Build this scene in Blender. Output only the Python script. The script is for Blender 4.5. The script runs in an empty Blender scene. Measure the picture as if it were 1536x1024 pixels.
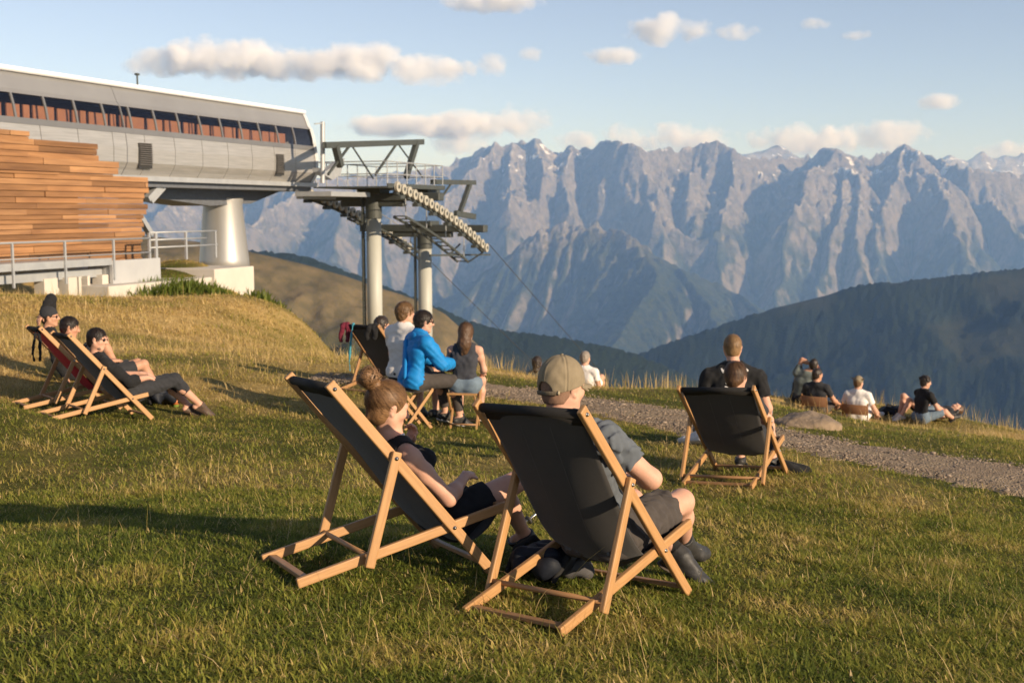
import bpy, bmesh, math, random
import numpy as np
from mathutils import Vector, Matrix, Quaternion
random.seed(7)
RNG = np.random.default_rng(11)
SC = bpy.context.scene
COL = SC.collection
rad = math.radians
F_PX = 1741.0                      # focal length of the photograph, in its own pixels
PITCH = math.atan(197 / F_PX)
CP, SP = math.cos(PITCH), math.sin(PITCH)


def ray(u, v):
    a = (u - 768) / F_PX
    b = (512 - v) / F_PX
    return np.array([a, CP + b * SP, -SP + b * CP])


def at(u, v, Y):
    r = ray(u, v)
    return r * (Y / r[1])


# ------------------------------------------------------------------ materials
MATS = {}


def nd(nt, kind, **kw):
    n = nt.nodes.new(kind)
    for k, v in kw.items():
        if k in n.inputs:
            n.inputs[k].default_value = v
        else:
            setattr(n, k, v)
    return n


def mat(name, col, rough=0.7, col2=None, scale=8.0, detail=5.0, bump=0.0, bscale=None, stretch=None, metal=0.0,
        spec=0.4, sss=0.0, contrast=1.0, sheen=0.0, trans=0.0, coat=0.0, isl=0.0, basis=None):
    """Principled surface whose colour wanders between col and col2 on a noise, with an optional bump."""
    if name in MATS:
        return MATS[name]
    m = bpy.data.materials.new(name)
    m.use_nodes = True
    nt = m.node_tree
    b = nt.nodes['Principled BSDF']
    b.inputs['Roughness'].default_value = rough
    b.inputs['Metallic'].default_value = metal
    b.inputs['Specular IOR Level'].default_value = spec
    if sss:
        b.inputs['Subsurface Weight'].default_value = sss
        b.inputs['Subsurface Radius'].default_value = (0.012, 0.004, 0.002)
        b.inputs['Subsurface Scale'].default_value = 1.0
    if sheen:
        b.inputs['Sheen Weight'].default_value = sheen
    if coat:
        b.inputs['Coat Weight'].default_value = coat
    if trans:
        b.inputs['Transmission Weight'].default_value = trans
    col2 = col2 or tuple(c * 0.72 for c in col)
    tc = nd(nt, 'ShaderNodeTexCoord')
    mp = nd(nt, 'ShaderNodeMapping')
    if stretch:
        mp.inputs['Scale'].default_value = stretch
    nt.links.new(tc.outputs['Object'], mp.inputs['Vector'])
    if basis is not None:
        cb = nd(nt, 'ShaderNodeCombineXYZ')
        for i, v in enumerate(basis):
            dp = nd(nt, 'ShaderNodeVectorMath', operation='DOT_PRODUCT')
            dp.inputs[1].default_value = tuple(float(c) for c in v)
            nt.links.new(tc.outputs['Object'], dp.inputs[0])
            nt.links.new(dp.outputs['Value'], cb.inputs[i])
        nt.links.new(cb.outputs[0], mp.inputs['Vector'])
    n = nd(nt, 'ShaderNodeTexNoise', Scale=scale, Detail=detail, Roughness=0.62)
    nt.links.new(mp.outputs['Vector'], n.inputs['Vector'])
    r = nd(nt, 'ShaderNodeMapRange')
    r.inputs['From Min'].default_value = 0.5 - 0.22 / contrast
    r.inputs['From Max'].default_value = 0.5 + 0.22 / contrast
    nt.links.new(n.outputs['Fac'], r.inputs['Value'])
    mx = nd(nt, 'ShaderNodeMix', data_type='RGBA')
    mx.inputs['A'].default_value = (*col, 1)
    mx.inputs['B'].default_value = (*col2, 1)
    mx.inputs[6].default_value = (*col, 1)
    mx.inputs[7].default_value = (*col2, 1)
    nt.links.new(r.outputs['Result'], mx.inputs[0])
    last = mx.outputs[2]
    if isl:
        # every loose board or panel has a shade of its own
        ge = nd(nt, 'ShaderNodeNewGeometry')
        r2 = nd(nt, 'ShaderNodeMapRange')
        r2.inputs['To Min'].default_value = 1 - isl
        r2.inputs['To Max'].default_value = 1 + isl
        nt.links.new(ge.outputs['Random Per Island'], r2.inputs['Value'])
        vm = nd(nt, 'ShaderNodeVectorMath', operation='SCALE')
        nt.links.new(last, vm.inputs[0])
        nt.links.new(r2.outputs['Result'], vm.inputs['Scale'])
        last = vm.outputs[0]
    nt.links.new(last, b.inputs['Base Color'])
    if bump:
        n2 = nd(nt, 'ShaderNodeTexNoise', Scale=bscale or scale * 3, Detail=6.0)
        nt.links.new(mp.outputs['Vector'], n2.inputs['Vector'])
        bp = nd(nt, 'ShaderNodeBump', Strength=1.0, Distance=bump)
        nt.links.new(n2.outputs['Fac'], bp.inputs['Height'])
        nt.links.new(bp.outputs['Normal'], b.inputs['Normal'])
    MATS[name] = m
    return m


# ------------------------------------------------------------------ objects
def tag(o, label=None, cat=None, group=None, kind=None):
    if label:
        o['label'] = label
    if cat:
        o['category'] = cat
    if group:
        o['group'] = group
    if kind:
        o['kind'] = kind
    return o


def empty(name, M=None):
    o = bpy.data.objects.new(name, None)
    o.empty_display_size = 0.1
    COL.objects.link(o)
    if M is not None:
        o.matrix_world = M
    return o


def thing(name, label, cat, loc=(0, 0, 0), rz=0.0, group=None, M=None):
    o = empty(name, M if M is not None else Matrix.Translation(Vector(loc)) @ Matrix.Rotation(rz, 4, 'Z'))
    return tag(o, label, cat, group)


def link_mesh(name, me, material, parent=None, local=None, smooth=True):
    if material is not None:
        me.materials.append(material)
    if smooth and len(me.polygons):
        me.polygons.foreach_set('use_smooth', np.ones(len(me.polygons), bool))
    o = bpy.data.objects.new(name, me)
    COL.objects.link(o)
    if parent is not None:
        o.parent = parent
    if local is not None:
        if parent is not None:
            o.matrix_local = local
        else:
            o.matrix_world = local
    return o


def np_mesh(name, V, Fc):
    """verts (n,3), faces (m,k) all of one size -> mesh."""
    V = np.asarray(V, np.float32)
    Fc = np.asarray(Fc, np.int32)
    me = bpy.data.meshes.new(name)
    k = Fc.shape[1] if len(Fc) else 4
    me.vertices.add(len(V))
    me.vertices.foreach_set('co', V.ravel())
    me.loops.add(Fc.size)
    me.loops.foreach_set('vertex_index', Fc.ravel())
    me.polygons.add(len(Fc))
    me.polygons.foreach_set('loop_start', np.arange(0, Fc.size, k, dtype=np.int32))
    me.polygons.foreach_set('loop_total', np.full(len(Fc), k, np.int32))
    me.update(calc_edges=True)
    return me


class MB:
    """Collects boxes, bars, tubes and lathes into one mesh."""

    def __init__(self):
        self.bm = bmesh.new()

    def _frame(self, p0, p1, up=(0, 0, 1)):
        p0, p1 = Vector(p0), Vector(p1)
        x = (p1 - p0).normalized()
        u = Vector(up)
        if abs(x.dot(u.normalized())) > 0.98:
            u = Vector((0, 1, 0)) if abs(x.y) < 0.9 else Vector((1, 0, 0))
        y = u.cross(x).normalized()
        z = x.cross(y)
        M = Matrix((x, y, z)).transposed().to_4x4()
        M.translation = (p0 + p1) / 2
        return M, (p1 - p0).length

    def box(self, c, s, M=None, bev=0.0, seg=1):
        T = Matrix.Translation(Vector(c)) @ Matrix.Diagonal((*s, 1))
        if M is not None:
            T = M @ T
        r = bmesh.ops.create_cube(self.bm, size=1, matrix=T)
        if bev:
            es = list({e for v in r['verts'] for e in v.link_edges})
            bmesh.ops.bevel(self.bm, geom=es, offset=bev, segments=seg, affect='EDGES', profile=0.5)
        return self

    def bar(self, p0, p1, w, h, up=(0, 0, 1), bev=0.0, seg=1):
        M, L = self._frame(p0, p1, up)
        return self.box((0, 0, 0), (L, w, h), M, bev, seg)

    def tube(self, p0, p1, r0, r1=None, n=12, caps=True):
        M, L = self._frame(p0, p1)
        M = M @ Matrix.Rotation(math.pi / 2, 4, 'Y')
        bmesh.ops.create_cone(self.bm, cap_ends=caps, segments=n, radius1=r0, radius2=r0 if r1 is None else r1, depth=L, matrix=M)
        return self

    def path(self, pts, r, n=8, close_ends=True):
        pts = [Vector(p) for p in pts]
        rs = r if isinstance(r, (list, tuple, np.ndarray)) else [r] * len(pts)
        rings = []
        ref = None
        for i, p in enumerate(pts):
            t = (pts[min(i + 1, len(pts) - 1)] - pts[max(i - 1, 0)]).normalized()
            if ref is None:
                ref = t.orthogonal().normalized()
            ref = (ref - t * ref.dot(t)).normalized()
            b = t.cross(ref)
            rings.append([self.bm.verts.new(p + (ref * math.cos(2 * math.pi * k / n) + b * math.sin(2 * math.pi * k / n)) * rs[i]) for k in range(n)])
        for a, b in zip(rings, rings[1:]):
            for k in range(n):
                self.bm.faces.new((a[k], a[(k + 1) % n], b[(k + 1) % n], b[k]))
        if close_ends:
            self.bm.faces.new(rings[0][::-1])
            self.bm.faces.new(rings[-1])
        return self

    def lathe(self, prof, n=20, M=None):
        rings = []
        for r, z in prof:
            ring = []
            for k in range(n):
                v = Vector((r * math.cos(2 * math.pi * k / n), r * math.sin(2 * math.pi * k / n), z))
                ring.append(self.bm.verts.new(M @ v if M is not None else v))
            rings.append(ring)
        for a, b in zip(rings, rings[1:]):
            for k in range(n):
                self.bm.faces.new((a[k], a[(k + 1) % n], b[(k + 1) % n], b[k]))
        self.bm.faces.new(rings[0][::-1])
        self.bm.faces.new(rings[-1])
        return self

    def prism(self, poly, d, M=None):
        """polygon of (x,z) points extruded along y by d (centred)."""
        a = [Vector((x, -d / 2, z)) for x, z in poly]
        b = [Vector((x, d / 2, z)) for x, z in poly]
        if M is not None:
            a = [M @ v for v in a]
            b = [M @ v for v in b]
        va = [self.bm.verts.new(v) for v in a]
        vb = [self.bm.verts.new(v) for v in b]
        n = len(va)
        self.bm.faces.new(va)
        self.bm.faces.new(vb[::-1])
        for k in range(n):
            self.bm.faces.new((va[k], vb[k], vb[(k + 1) % n], va[(k + 1) % n]))
        return self

    def build(self, name, material, parent=None, smooth=False, local=None):
        bmesh.ops.recalc_face_normals(self.bm, faces=self.bm.faces)
        me = bpy.data.meshes.new(name)
        self.bm.to_mesh(me)
        self.bm.free()
        return link_mesh(name, me, material, parent, local, smooth)


def timber(name, parent, p0, p1, w, h, up, material, bev=0.004):
    """A squared bar with its own long axis on local X so the grain follows it."""
    M, L = MB._frame(None, p0, p1, up)
    return MB().box((0, 0, 0), (L, w, h), None, bev, 2).build(name, material, parent, False, M)


# ------------------------------------------------------------------ noise (numpy)
def _hash(ix, iy, seed):
    h = (ix.astype(np.int64) * 374761393 + iy.astype(np.int64) * 668265263 + seed * 974634777) & 0xffffffff
    h = ((h ^ (h >> 13)) * 1274126177) & 0xffffffff
    h = h ^ (h >> 16)
    return (h & 0xffff) / 65535.0


def vnoise(x, y, seed=0):
    xi = np.floor(x)
    yi = np.floor(y)
    fx = x - xi
    fy = y - yi
    fx = fx * fx * fx * (fx * (fx * 6 - 15) + 10)
    fy = fy * fy * fy * (fy * (fy * 6 - 15) + 10)
    a = _hash(xi, yi, seed)
    b = _hash(xi + 1, yi, seed)
    c = _hash(xi, yi + 1, seed)
    d = _hash(xi + 1, yi + 1, seed)
    return (a + (b - a) * fx) * (1 - fy) + (c + (d - c) * fx) * fy


def fbm(x, y, octv=5, seed=0, gain=0.5, ridged=False):
    t = np.zeros(np.shape(x))
    amp = 1.0
    tot = 0.0
    for o in range(octv):
        n = vnoise(x, y, seed + o * 17)
        if ridged:
            n = 1 - np.abs(2 * n - 1)
        t += amp * n
        tot += amp
        amp *= gain
        x, y = x * 1.63 - y * 1.17 + 3.1, x * 1.17 + y * 1.63 + 7.7
    return t / tot


def grid_faces(nx, ny):
    """row-major grid of ny rows x nx columns -> quads"""
    i = np.arange(ny - 1)[:, None] * nx + np.arange(nx - 1)[None, :]
    i = i.ravel()
    return np.stack([i, i + 1, i + 1 + nx, i + nx], 1)
# ------------------------------------------------------------------ camera, sun, sky
cam = bpy.data.cameras.new('camera')
cam.sensor_width = 36.0
cam.lens = 36.0 * F_PX / 1536
cam.clip_start = 0.1
cam.clip_end = 90000
cam.dof.use_dof = True
cam.dof.focus_distance = 5.6
cam.dof.aperture_fstop = 5.0
co = bpy.data.objects.new('camera', cam)
COL.objects.link(co)
co.location = (0, 0, 0)
co.rotation_euler = (math.pi / 2 - PITCH, 0, 0)
SC.camera = co

SUN_AZ = rad(-38)       # direction to the sun: clockwise-negative from +x (right of the picture), behind the camera
SUN_EL = rad(18)
to_sun = Vector((math.cos(SUN_EL) * math.cos(SUN_AZ), math.cos(SUN_EL) * math.sin(SUN_AZ), math.sin(SUN_EL)))
sl = bpy.data.lights.new('sun', 'SUN')
sl.energy = 5.0
sl.angle = rad(0.5)
sl.color = (1.0, 0.82, 0.61)
so = bpy.data.objects.new('sun', sl)
COL.objects.link(so)
so.rotation_euler = to_sun.to_track_quat('Z', 'Y').to_euler()

W = bpy.data.worlds.new('World')
SC.world = W
W.use_nodes = True
nt = W.node_tree
bg = nt.nodes['Background']
sky = nd(nt, 'ShaderNodeTexSky', sky_type='NISHITA', sun_disc=False, sun_elevation=SUN_EL,
         sun_rotation=math.atan2(to_sun.x, to_sun.y), altitude=1800.0, air_density=1.0, dust_density=0.4, ozone_density=2.0)
tint = nd(nt, 'ShaderNodeMix', data_type='RGBA', blend_type='MULTIPLY')
tint.inputs[0].default_value = 1.0
tint.inputs[7].default_value = (0.965, 0.97, 1.09, 1)
nt.links.new(sky.outputs['Color'], tint.inputs[6])
hs = nd(nt, 'ShaderNodeHueSaturation', Saturation=0.68, Value=1.08)
nt.links.new(tint.outputs[2], hs.inputs['Color'])
nt.links.new(hs.outputs['Color'], bg.inputs['Color'])
bg.inputs['Strength'].default_value = 0.08

SC.view_settings.view_transform = 'Standard'
SC.view_settings.look = 'None'
SC.view_settings.exposure = 0.6
SC.view_settings.gamma = 1.0
SC.render.engine = 'CYCLES'
SC.cycles.use_denoising = True
SC.cycles.denoising_input_passes = 'RGB_ALBEDO_NORMAL'
SC.cycles.max_bounces = 8
SC.cycles.diffuse_bounces = 3
SC.cycles.glossy_bounces = 3
SC.cycles.transparent_max_bounces = 16
SC.cycles.volume_bounces = 14
SC.cycles.sample_clamp_indirect = 6.0
# ------------------------------------------------------------------ far mountains: one eroded height field
def seg_ridge(X, Y, Z, pts, slope, wob=None):
    """raise Z to a roof that falls away from the polyline pts (world points)"""
    for a, b in zip(pts, pts[1:]):
        d = b[:2] - a[:2]
        L2 = d @ d
        t = np.clip(((X - a[0]) * d[0] + (Y - a[1]) * d[1]) / L2, 0, 1)
        q = np.hypot(X - a[0] - t * d[0], Y - a[1] - t * d[1])
        np.maximum(Z, a[2] + (b[2] - a[2]) * t - slope * (q + 0.00006 * q * q * (q < 2500)), out=Z)
    return Z


def erode(Z, X, Y, n, K, m=0.5, talus=1.1, floor=None):
    ny, nx = Z.shape
    N = nx * ny
    idx = np.arange(N).reshape(ny, nx)
    offs = [(-1, -1), (-1, 0), (-1, 1), (0, -1), (0, 1), (1, -1), (1, 0), (1, 1)]
    nb, ds = [], []
    for dy, dx in offs:
        jj = np.clip(np.arange(ny) + dy, 0, ny - 1)[:, None]
        ii = np.clip(np.arange(nx) + dx, 0, nx - 1)[None, :]
        k = idx[jj, ii].ravel()
        nb.append(k)
        ds.append(np.maximum(np.hypot(X.ravel()[k] - X.ravel(), Y.ravel()[k] - Y.ravel()), 1e-3))
    nb = np.array(nb)
    ds = np.array(ds)
    ds[nb == np.arange(N)[None, :]] = 1e9
    z = Z.ravel().copy()
    cell = np.abs(np.gradient(X, axis=1) * np.gradient(Y, axis=0)).ravel()
    for it in range(n):
        S = (z[None, :] - z[nb]) / ds
        k = S.argmax(0)
        s = S[k, np.arange(N)]
        r = nb[k, np.arange(N)]
        r = np.where(s <= 0, N, r)
        rr = np.append(r, N)
        A = np.append(cell, 0.0)
        while True:
            add = np.bincount(rr[:N], weights=A[:N], minlength=N + 1)
            add[N] = 0
            A2 = A + add
            A2[N] = 0
            rr2 = rr[rr]
            A = A2
            if (rr2[:N] == N).all() or it < -1:
                break
            rr = rr2
        s = np.maximum(s, 0)
        dz = K * np.power(A[:N], m) * s
        low = np.append(z, 0)[np.minimum(r, N - 1)]
        dz = np.minimum(dz, 0.6 * np.maximum(z - low, 0) * (r < N))
        over = np.maximum(s - talus, 0) * ds[k, np.arange(N)] * 0.3
        z = z - np.maximum(dz, over)
        if it % 4 == 3:
            zz = z.reshape(ny, nx)
            lap = np.zeros_like(zz)
            lap[1:-1, 1:-1] = (zz[2:, 1:-1] + zz[:-2, 1:-1] + zz[1:-1, 2:] + zz[1:-1, :-2]) / 4 - zz[1:-1, 1:-1]
            z = (zz + 0.03 * lap).ravel()
    return z.reshape(ny, nx)


SKY_LINE = [(-400, 300), (0, 288), (200, 284), (330, 276), (450, 268), (560, 266), (610, 258), (640, 252), (670, 249), (690, 238), (705, 232), (722, 224), (740, 215), (756, 218), (770, 215),
            (786, 212), (800, 207), (812, 215), (825, 225), (840, 229), (850, 221), (860, 219), (872, 226), (885, 220), (905, 212), (930, 211),
            (955, 219), (975, 227), (1000, 221), (1012, 226), (1025, 224), (1045, 217), (1075, 212), (1095, 219), (1115, 235), (1140, 238),
            (1152, 236), (1190, 236), (1215, 236), (1235, 221), (1247, 222), (1260, 226), (1280, 234), (1310, 236), (1330, 228), (1355, 217),
            (1375, 224), (1392, 232), (1415, 242), (1450, 252), (1500, 258), (1540, 262), (1700, 250), (1900, 262)]


def build_mountains():
    nU, nY = 820, 330
    u = np.linspace(-0.60, 0.60, nU)
    tY = np.linspace(0, 1, nY)
    yy = 5600 + (15600 - 5600) * tY ** 1.15
    U, Yg = np.meshgrid(u, yy)
    Xg = U * Yg
    Z = np.full(Xg.shape, -1500.0) + 250 * (fbm(Xg / 1800, Yg / 1800, 4, 5) - 0.5)
    P = lambda *a: [at(*q) for q in a]
    tp_ = np.array([(at(a, b, 1.0)[0], at(a, b, 1.0)[2]) for a, b in SKY_LINE])
    crest = [at(a, b, 13200 + 700 * math.sin(a * 0.011) + 350 * math.sin(a * 0.037 + 1)) for a, b in SKY_LINE]
    seg_ridge(Xg, Yg, Z, crest, 1.25)
    for b in [
        P((1262, 226, 13000), (1215, 265, 12000), (1185, 330, 11300), (1165, 410, 10500), (1150, 450, 9900)),
        P((1262, 226, 13000), (1262, 300, 11800), (1230, 400, 10700), (1222, 460, 9900)),
        P((1355, 219, 13100), (1345, 280, 12200), (1310, 345, 11400), (1275, 400, 10700)),
        P((1355, 219, 13100), (1400, 270, 12200), (1430, 330, 11300), (1440, 370, 10600)),
        P((1235, 222, 13000), (1290, 290, 12000), (1285, 370, 11000)),
        P((1075, 213, 13300), (1040, 260, 12400), (1030, 300, 11800)),
        P((1085, 215, 13300), (1105, 270, 12400), (1080, 340, 11300), (1060, 360, 11000)),
        P((1000, 222, 13300), (1005, 265, 12400), (985, 300, 11700), (1000, 335, 11300)),
        P((915, 212, 13300), (935, 260, 12300), (960, 300, 11700), (990, 330, 11200)),
        P((860, 220, 13300), (845, 270, 12300), (850, 310, 11600)),
        P((800, 208, 13200), (815, 260, 12300), (800, 310, 11600), (790, 335, 11300)),
        P((740, 216, 13000), (700, 255, 12200), (672, 300, 11600), (655, 360, 10900)),
        P((770, 216, 13000), (760, 270, 12000), (770, 330, 11000), (740, 400, 10200), (715, 440, 9700)),
        P((640, 253, 12800), (600, 300, 11800), (580, 350, 11000)),
        P((450, 269, 13000), (430, 300, 12000), (370, 330, 11000), (300, 380, 10300)),
        P((300, 278, 13000), (250, 310, 11800), (200, 350, 10800)),
        P((540, 268, 13000), (520, 310, 11800), (500, 360, 10700)),
        P((1500, 258, 13500), (1490, 310, 12200), (1520, 350, 11500)),
        P((1700, 251, 13500), (1640, 330, 12000), (1620, 400, 10500)),
    ]:
        seg_ridge(Xg, Yg, Z, b, 0.86)
    wx = 900 * (fbm(Xg / 2600, Yg / 2600, 3, 301) - 0.5) + 420 * (fbm(Xg / 800, Yg / 800, 3, 302) - 0.5)
    am = 0.35 + 1.3 * fbm(Xg / 1900, Yg / 2600, 2, 303)
    Z += 230 * (fbm(Xg / 950, Yg / 950, 5, 2, 0.55) - 0.5) + 170 * am * (fbm((Xg + wx + 0.25 * (Yg - 11000) * np.sin(Xg / 1500.0)) / 900, (Yg + 0.6 * wx) / 1500, 4, 31, 0.5, True) - 0.6) * np.clip((Z + 1300) / 900, 0.15, 1) + 150 * (fbm(Xg / 240, Yg / 330, 4, 61, 0.55, True) - 0.6)
    Zs = np.full(Xg.shape, -4000.0)
    # the grassy spur in front of the range
    for b, s in [
        (P((846, 334, 9400), (892, 331, 9300), (944, 351, 8900), (1000, 383, 8900), (1100, 438, 8800), (1190, 485, 8700), (1290, 540, 8600)), 0.60),
        (P((892, 331, 9300), (800, 400, 9700), (733, 480, 9900)), 0.62),
        (P((944, 351, 8900), (978, 395, 8300), (985, 425, 7900), (950, 470, 7300), (925, 510, 6800)), 0.62),
        (P((1000, 383, 8900), (1060, 450, 7900), (1080, 510, 7000)), 0.6),
        (P((1100, 438, 8800), (1180, 490, 7900)), 0.6),
        (P((640, 480, 8600), (560, 430, 9200), (480, 385, 9900)), 0.55),
    ]:
        seg_ridge(Xg, Yg, Zs, b, s)
    Zs += 110 * (fbm(Xg / 600, Yg / 900, 4, 91, 0.5, True) - 0.6) + 60 * (fbm(Xg / 170, Yg / 300, 4, 62, 0.55, True) - 0.6)
    Z = np.maximum(Z - 260 * np.exp(-((Zs - Z) / 500.0) ** 2), Zs)
    Z0 = Z.copy()
    Z = erode(Z, Xg, Yg, 170, 5.0e-3, 0.5, 1.5)
    rough = np.clip((Z + 700) / 900, 0, 1)
    top = np.clip((np.interp(u, tp_[:, 0], tp_[:, 1])[None, :] * Yg - Z) / 420, 0.34, 1)
    Z += rough * top * (270 * (fbm((Xg + .2 * wx) / 190, (Yg + wx) / 260, 5, 77, 0.62, True) - 0.6))
    # keep the crest where the photograph's skyline has it
    tgt = np.interp(u, tp_[:, 0], tp_[:, 1])
    wt = np.clip((yy - 9500) / 2600, 0, 1)[:, None]
    for w in (21, 11):
        e = (Z / Yg)[yy > 10500].max(0)
        dlt = np.convolve(np.pad(tgt - e, w // 2, mode='edge'), np.ones(w) / w, 'valid')
        Z += dlt[None, :] * Yg * wt
    me = np_mesh('mountains', np.stack([Xg, Yg, Z], -1).reshape(-1, 3), grid_faces(nU, nY))
    o = link_mesh('mountains', me, mountain_mat(), smooth=True)
    tag(o, kind='structure', label='jagged grey alpine range with pale scree and faint snow patches across the valley', cat='mountains')
    return Z


def mountain_mat():
    m = bpy.data.materials.new('alpine_rock')
    m.use_nodes = True
    nt = m.node_tree
    L = nt.links.new
    b = nt.nodes['Principled BSDF']
    b.inputs['Roughness'].default_value = 0.95
    b.inputs['Specular IOR Level'].default_value = 0.1
    geo = nd(nt, 'ShaderNodeNewGeometry')
    sp = nd(nt, 'ShaderNodeSeparateXYZ')
    L(geo.outputs['Position'], sp.inputs[0])
    sn = nd(nt, 'ShaderNodeSeparateXYZ')
    L(geo.outputs['Normal'], sn.inputs[0])

    def noise(scale, det=6.0, stretch=(1, 1, 1)):
        mp = nd(nt, 'ShaderNodeMapping')
        mp.inputs['Scale'].default_value = stretch
        L(geo.outputs['Position'], mp.inputs['Vector'])
        n = nd(nt, 'ShaderNodeTexNoise', Scale=scale, Detail=det, Roughness=0.65)
        L(mp.outputs['Vector'], n.inputs['Vector'])
        return n.outputs['Fac']

    def rng(src, a, b_, c=0.0, d=1.0):
        r = nd(nt, 'ShaderNodeMapRange')
        r.inputs['From Min'].default_value = a
        r.inputs['From Max'].default_value = b_
        r.inputs['To Min'].default_value = c
        r.inputs['To Max'].default_value = d
        L(src, r.inputs['Value'])
        return r.outputs['Result']

    def mixc(f, a, c):
        x = nd(nt, 'ShaderNodeMix', data_type='RGBA')
        L(f, x.inputs[0])
        for s, i in ((a, 6), (c, 7)):
            if isinstance(s, tuple):
                x.inputs[i].default_value = (*s, 1)
            else:
                L(s, x.inputs[i])
        return x.outputs[2]

    def math_(op, a, c):
        x = nd(nt, 'ShaderNodeMath', operation=op)
        for s, i in ((a, 0), (c, 1)):
            if isinstance(s, (int, float)):
                x.inputs[i].default_value = s
            else:
                L(s, x.inputs[i])
        return x.outputs[0]
    rock = mixc(rng(noise(0.006), 0.40, 0.60), (0.205, 0.182, 0.155), (0.105, 0.099, 0.092))
    rock = mixc(rng(noise(0.02, 4), 0.45, 0.75), rock, (0.24, 0.215, 0.185))
    scree = mixc(rng(noise(0.003, 5), 0.4, 0.6), (0.40, 0.36, 0.305), (0.28, 0.255, 0.22))
    f_scree = math_('MULTIPLY', rng(sn.outputs['Z'], 0.66, 0.80), rng(noise(0.0016, 4), 0.40, 0.54))
    base = mixc(f_scree, rock, scree)
    grass = mixc(rng(noise(0.004), 0.38, 0.62), (0.055, 0.062, 0.026), (0.10, 0.088, 0.044))
    forest = mixc(rng(noise(0.02, 6), 0.4, 0.62), (0.018, 0.030, 0.016), (0.05, 0.06, 0.025))
    hz = math_('ADD', sp.outputs['Z'], rng(noise(0.0022, 6), 0.25, 0.75, -330.0, 330.0))
    low = rng(hz, -60.0, -260.0)
    gentle = rng(math_('ADD', sn.outputs['Z'], rng(noise(0.01, 5), 0.2, 0.8, -0.16, 0.16)), 0.48, 0.64)
    base = mixc(math_('MULTIPLY', low, gentle), base, grass)
    f2 = math_('MULTIPLY', rng(hz, -220.0, -480.0), rng(math_('ADD', sn.outputs['Z'], rng(noise(0.006, 6), 0.2, 0.8, -0.2, 0.2)), 0.42, 0.58))
    base = mixc(f2, base, forest)
    snow = math_('MULTIPLY', rng(noise(0.0042, 3), 0.60, 0.62), math_('MULTIPLY', rng(sp.outputs['Z'], 330.0, 400.0), rng(sn.outputs['Z'], 0.66, 0.74)))
    base = mixc(snow, base, (0.78, 0.78, 0.8))
    L(base, b.inputs['Base Color'])
    n2 = noise(0.012, 10)
    bp = nd(nt, 'ShaderNodeBump', Strength=1.0, Distance=80.0)
    L(n2, bp.inputs['Height'])
    L(bp.outputs['Normal'], b.inputs['Normal'])
    return m


def build_far_peaks():
    """fainter peaks beyond the range, seen through its gaps"""
    line = [(-300, 300), (200, 300), (480, 268), (560, 262), (600, 256), (640, 258), (700, 262), (1000, 240), (1100, 232), (1140, 226), (1165, 221), (1185, 225), (1205, 236),
            (1300, 246), (1405, 240), (1425, 231), (1437, 235), (1450, 241), (1462, 233), (1474, 230), (1490, 238), (1510, 236), (1530, 230), (1548, 233), (1600, 226), (1700, 240), (1900, 250)]
    nU, nY = 520, 46
    u = np.linspace(-0.6, 0.6, nU)
    tp = np.array([(at(a, b, 1.0)[0], at(a, b, 1.0)[2]) for a, b in line])
    tgt = np.interp(u, tp[:, 0], tp[:, 1])
    yy = np.linspace(17500, 22000, nY)
    U, Yg = np.meshgrid(u, yy)
    Xg = U * Yg
    fall = np.abs(yy - 20500)[:, None]
    Z = tgt[None, :] * 20500 - fall * (0.55 + 0.5 * (fbm(Xg / 700, Yg / 2400, 4, 9, 0.5, True) - 0.5)) + 160 * (fbm(Xg / 420, Yg / 420, 5, 4, 0.55, True) - 0.62)
    me = np_mesh('far_mountains', np.stack([Xg, Yg, Z], -1).reshape(-1, 3), grid_faces(nU, nY))
    o = link_mesh('far_mountains', me, bpy.data.materials['alpine_rock'], smooth=True)
    tag(o, kind='structure', label='faint blue peaks beyond the main range', cat='mountains')


build_mountains()
build_far_peaks()


# ------------------------------------------------------------------ nearer slopes
def slope_mat(name, a, b_, dark, bias, scale):
    """turf broken by dark woodland patches"""
    m = bpy.data.materials.new(name)
    m.use_nodes = True
    nt = m.node_tree
    L = nt.links.new
    p = nt.nodes['Principled BSDF']
    p.inputs['Roughness'].default_value = 0.95
    p.inputs['Specular IOR Level'].default_value = 0.1
    geo = nd(nt, 'ShaderNodeNewGeometry')
    def nz(sc, det, lo, hi):
        n = nd(nt, 'ShaderNodeTexNoise', Scale=sc, Detail=det, Roughness=0.6)
        L(geo.outputs['Position'], n.inputs['Vector'])
        r = nd(nt, 'ShaderNodeMapRange')
        r.inputs['From Min'].default_value = lo
        r.inputs['From Max'].default_value = hi
        L(n.outputs['Fac'], r.inputs['Value'])
        return r.outputs['Result'], n.outputs['Fac']
    f1, _ = nz(scale * 6, 8, 0.35, 0.65)
    at_ = nd(nt, 'ShaderNodeAttribute', attribute_name='wood')
    x1 = nd(nt, 'ShaderNodeMix', data_type='RGBA')
    x1.inputs[6].default_value = (*a, 1)
    x1.inputs[7].default_value = (*b_, 1)
    L(f1, x1.inputs[0])
    f3, n3 = nz(scale * 40, 6, 0.35, 0.7)
    x3 = nd(nt, 'ShaderNodeMix', data_type='RGBA')
    x3.inputs[6].default_value = (*dark, 1)
    x3.inputs[7].default_value = (*[c * 2.0 for c in dark], 1)
    L(f3, x3.inputs[0])
    x2 = nd(nt, 'ShaderNodeMix', data_type='RGBA')
    L(at_.outputs['Fac'], x2.inputs[0])
    L(x1.outputs[2], x2.inputs[6])
    L(x3.outputs[2], x2.inputs[7])
    L(x2.outputs[2], p.inputs['Base Color'])
    bp = nd(nt, 'ShaderNodeBump', Strength=0.7, Distance=bias)
    L(n3, bp.inputs['Height'])
    L(bp.outputs['Normal'], p.inputs['Normal'])
    return m


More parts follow.
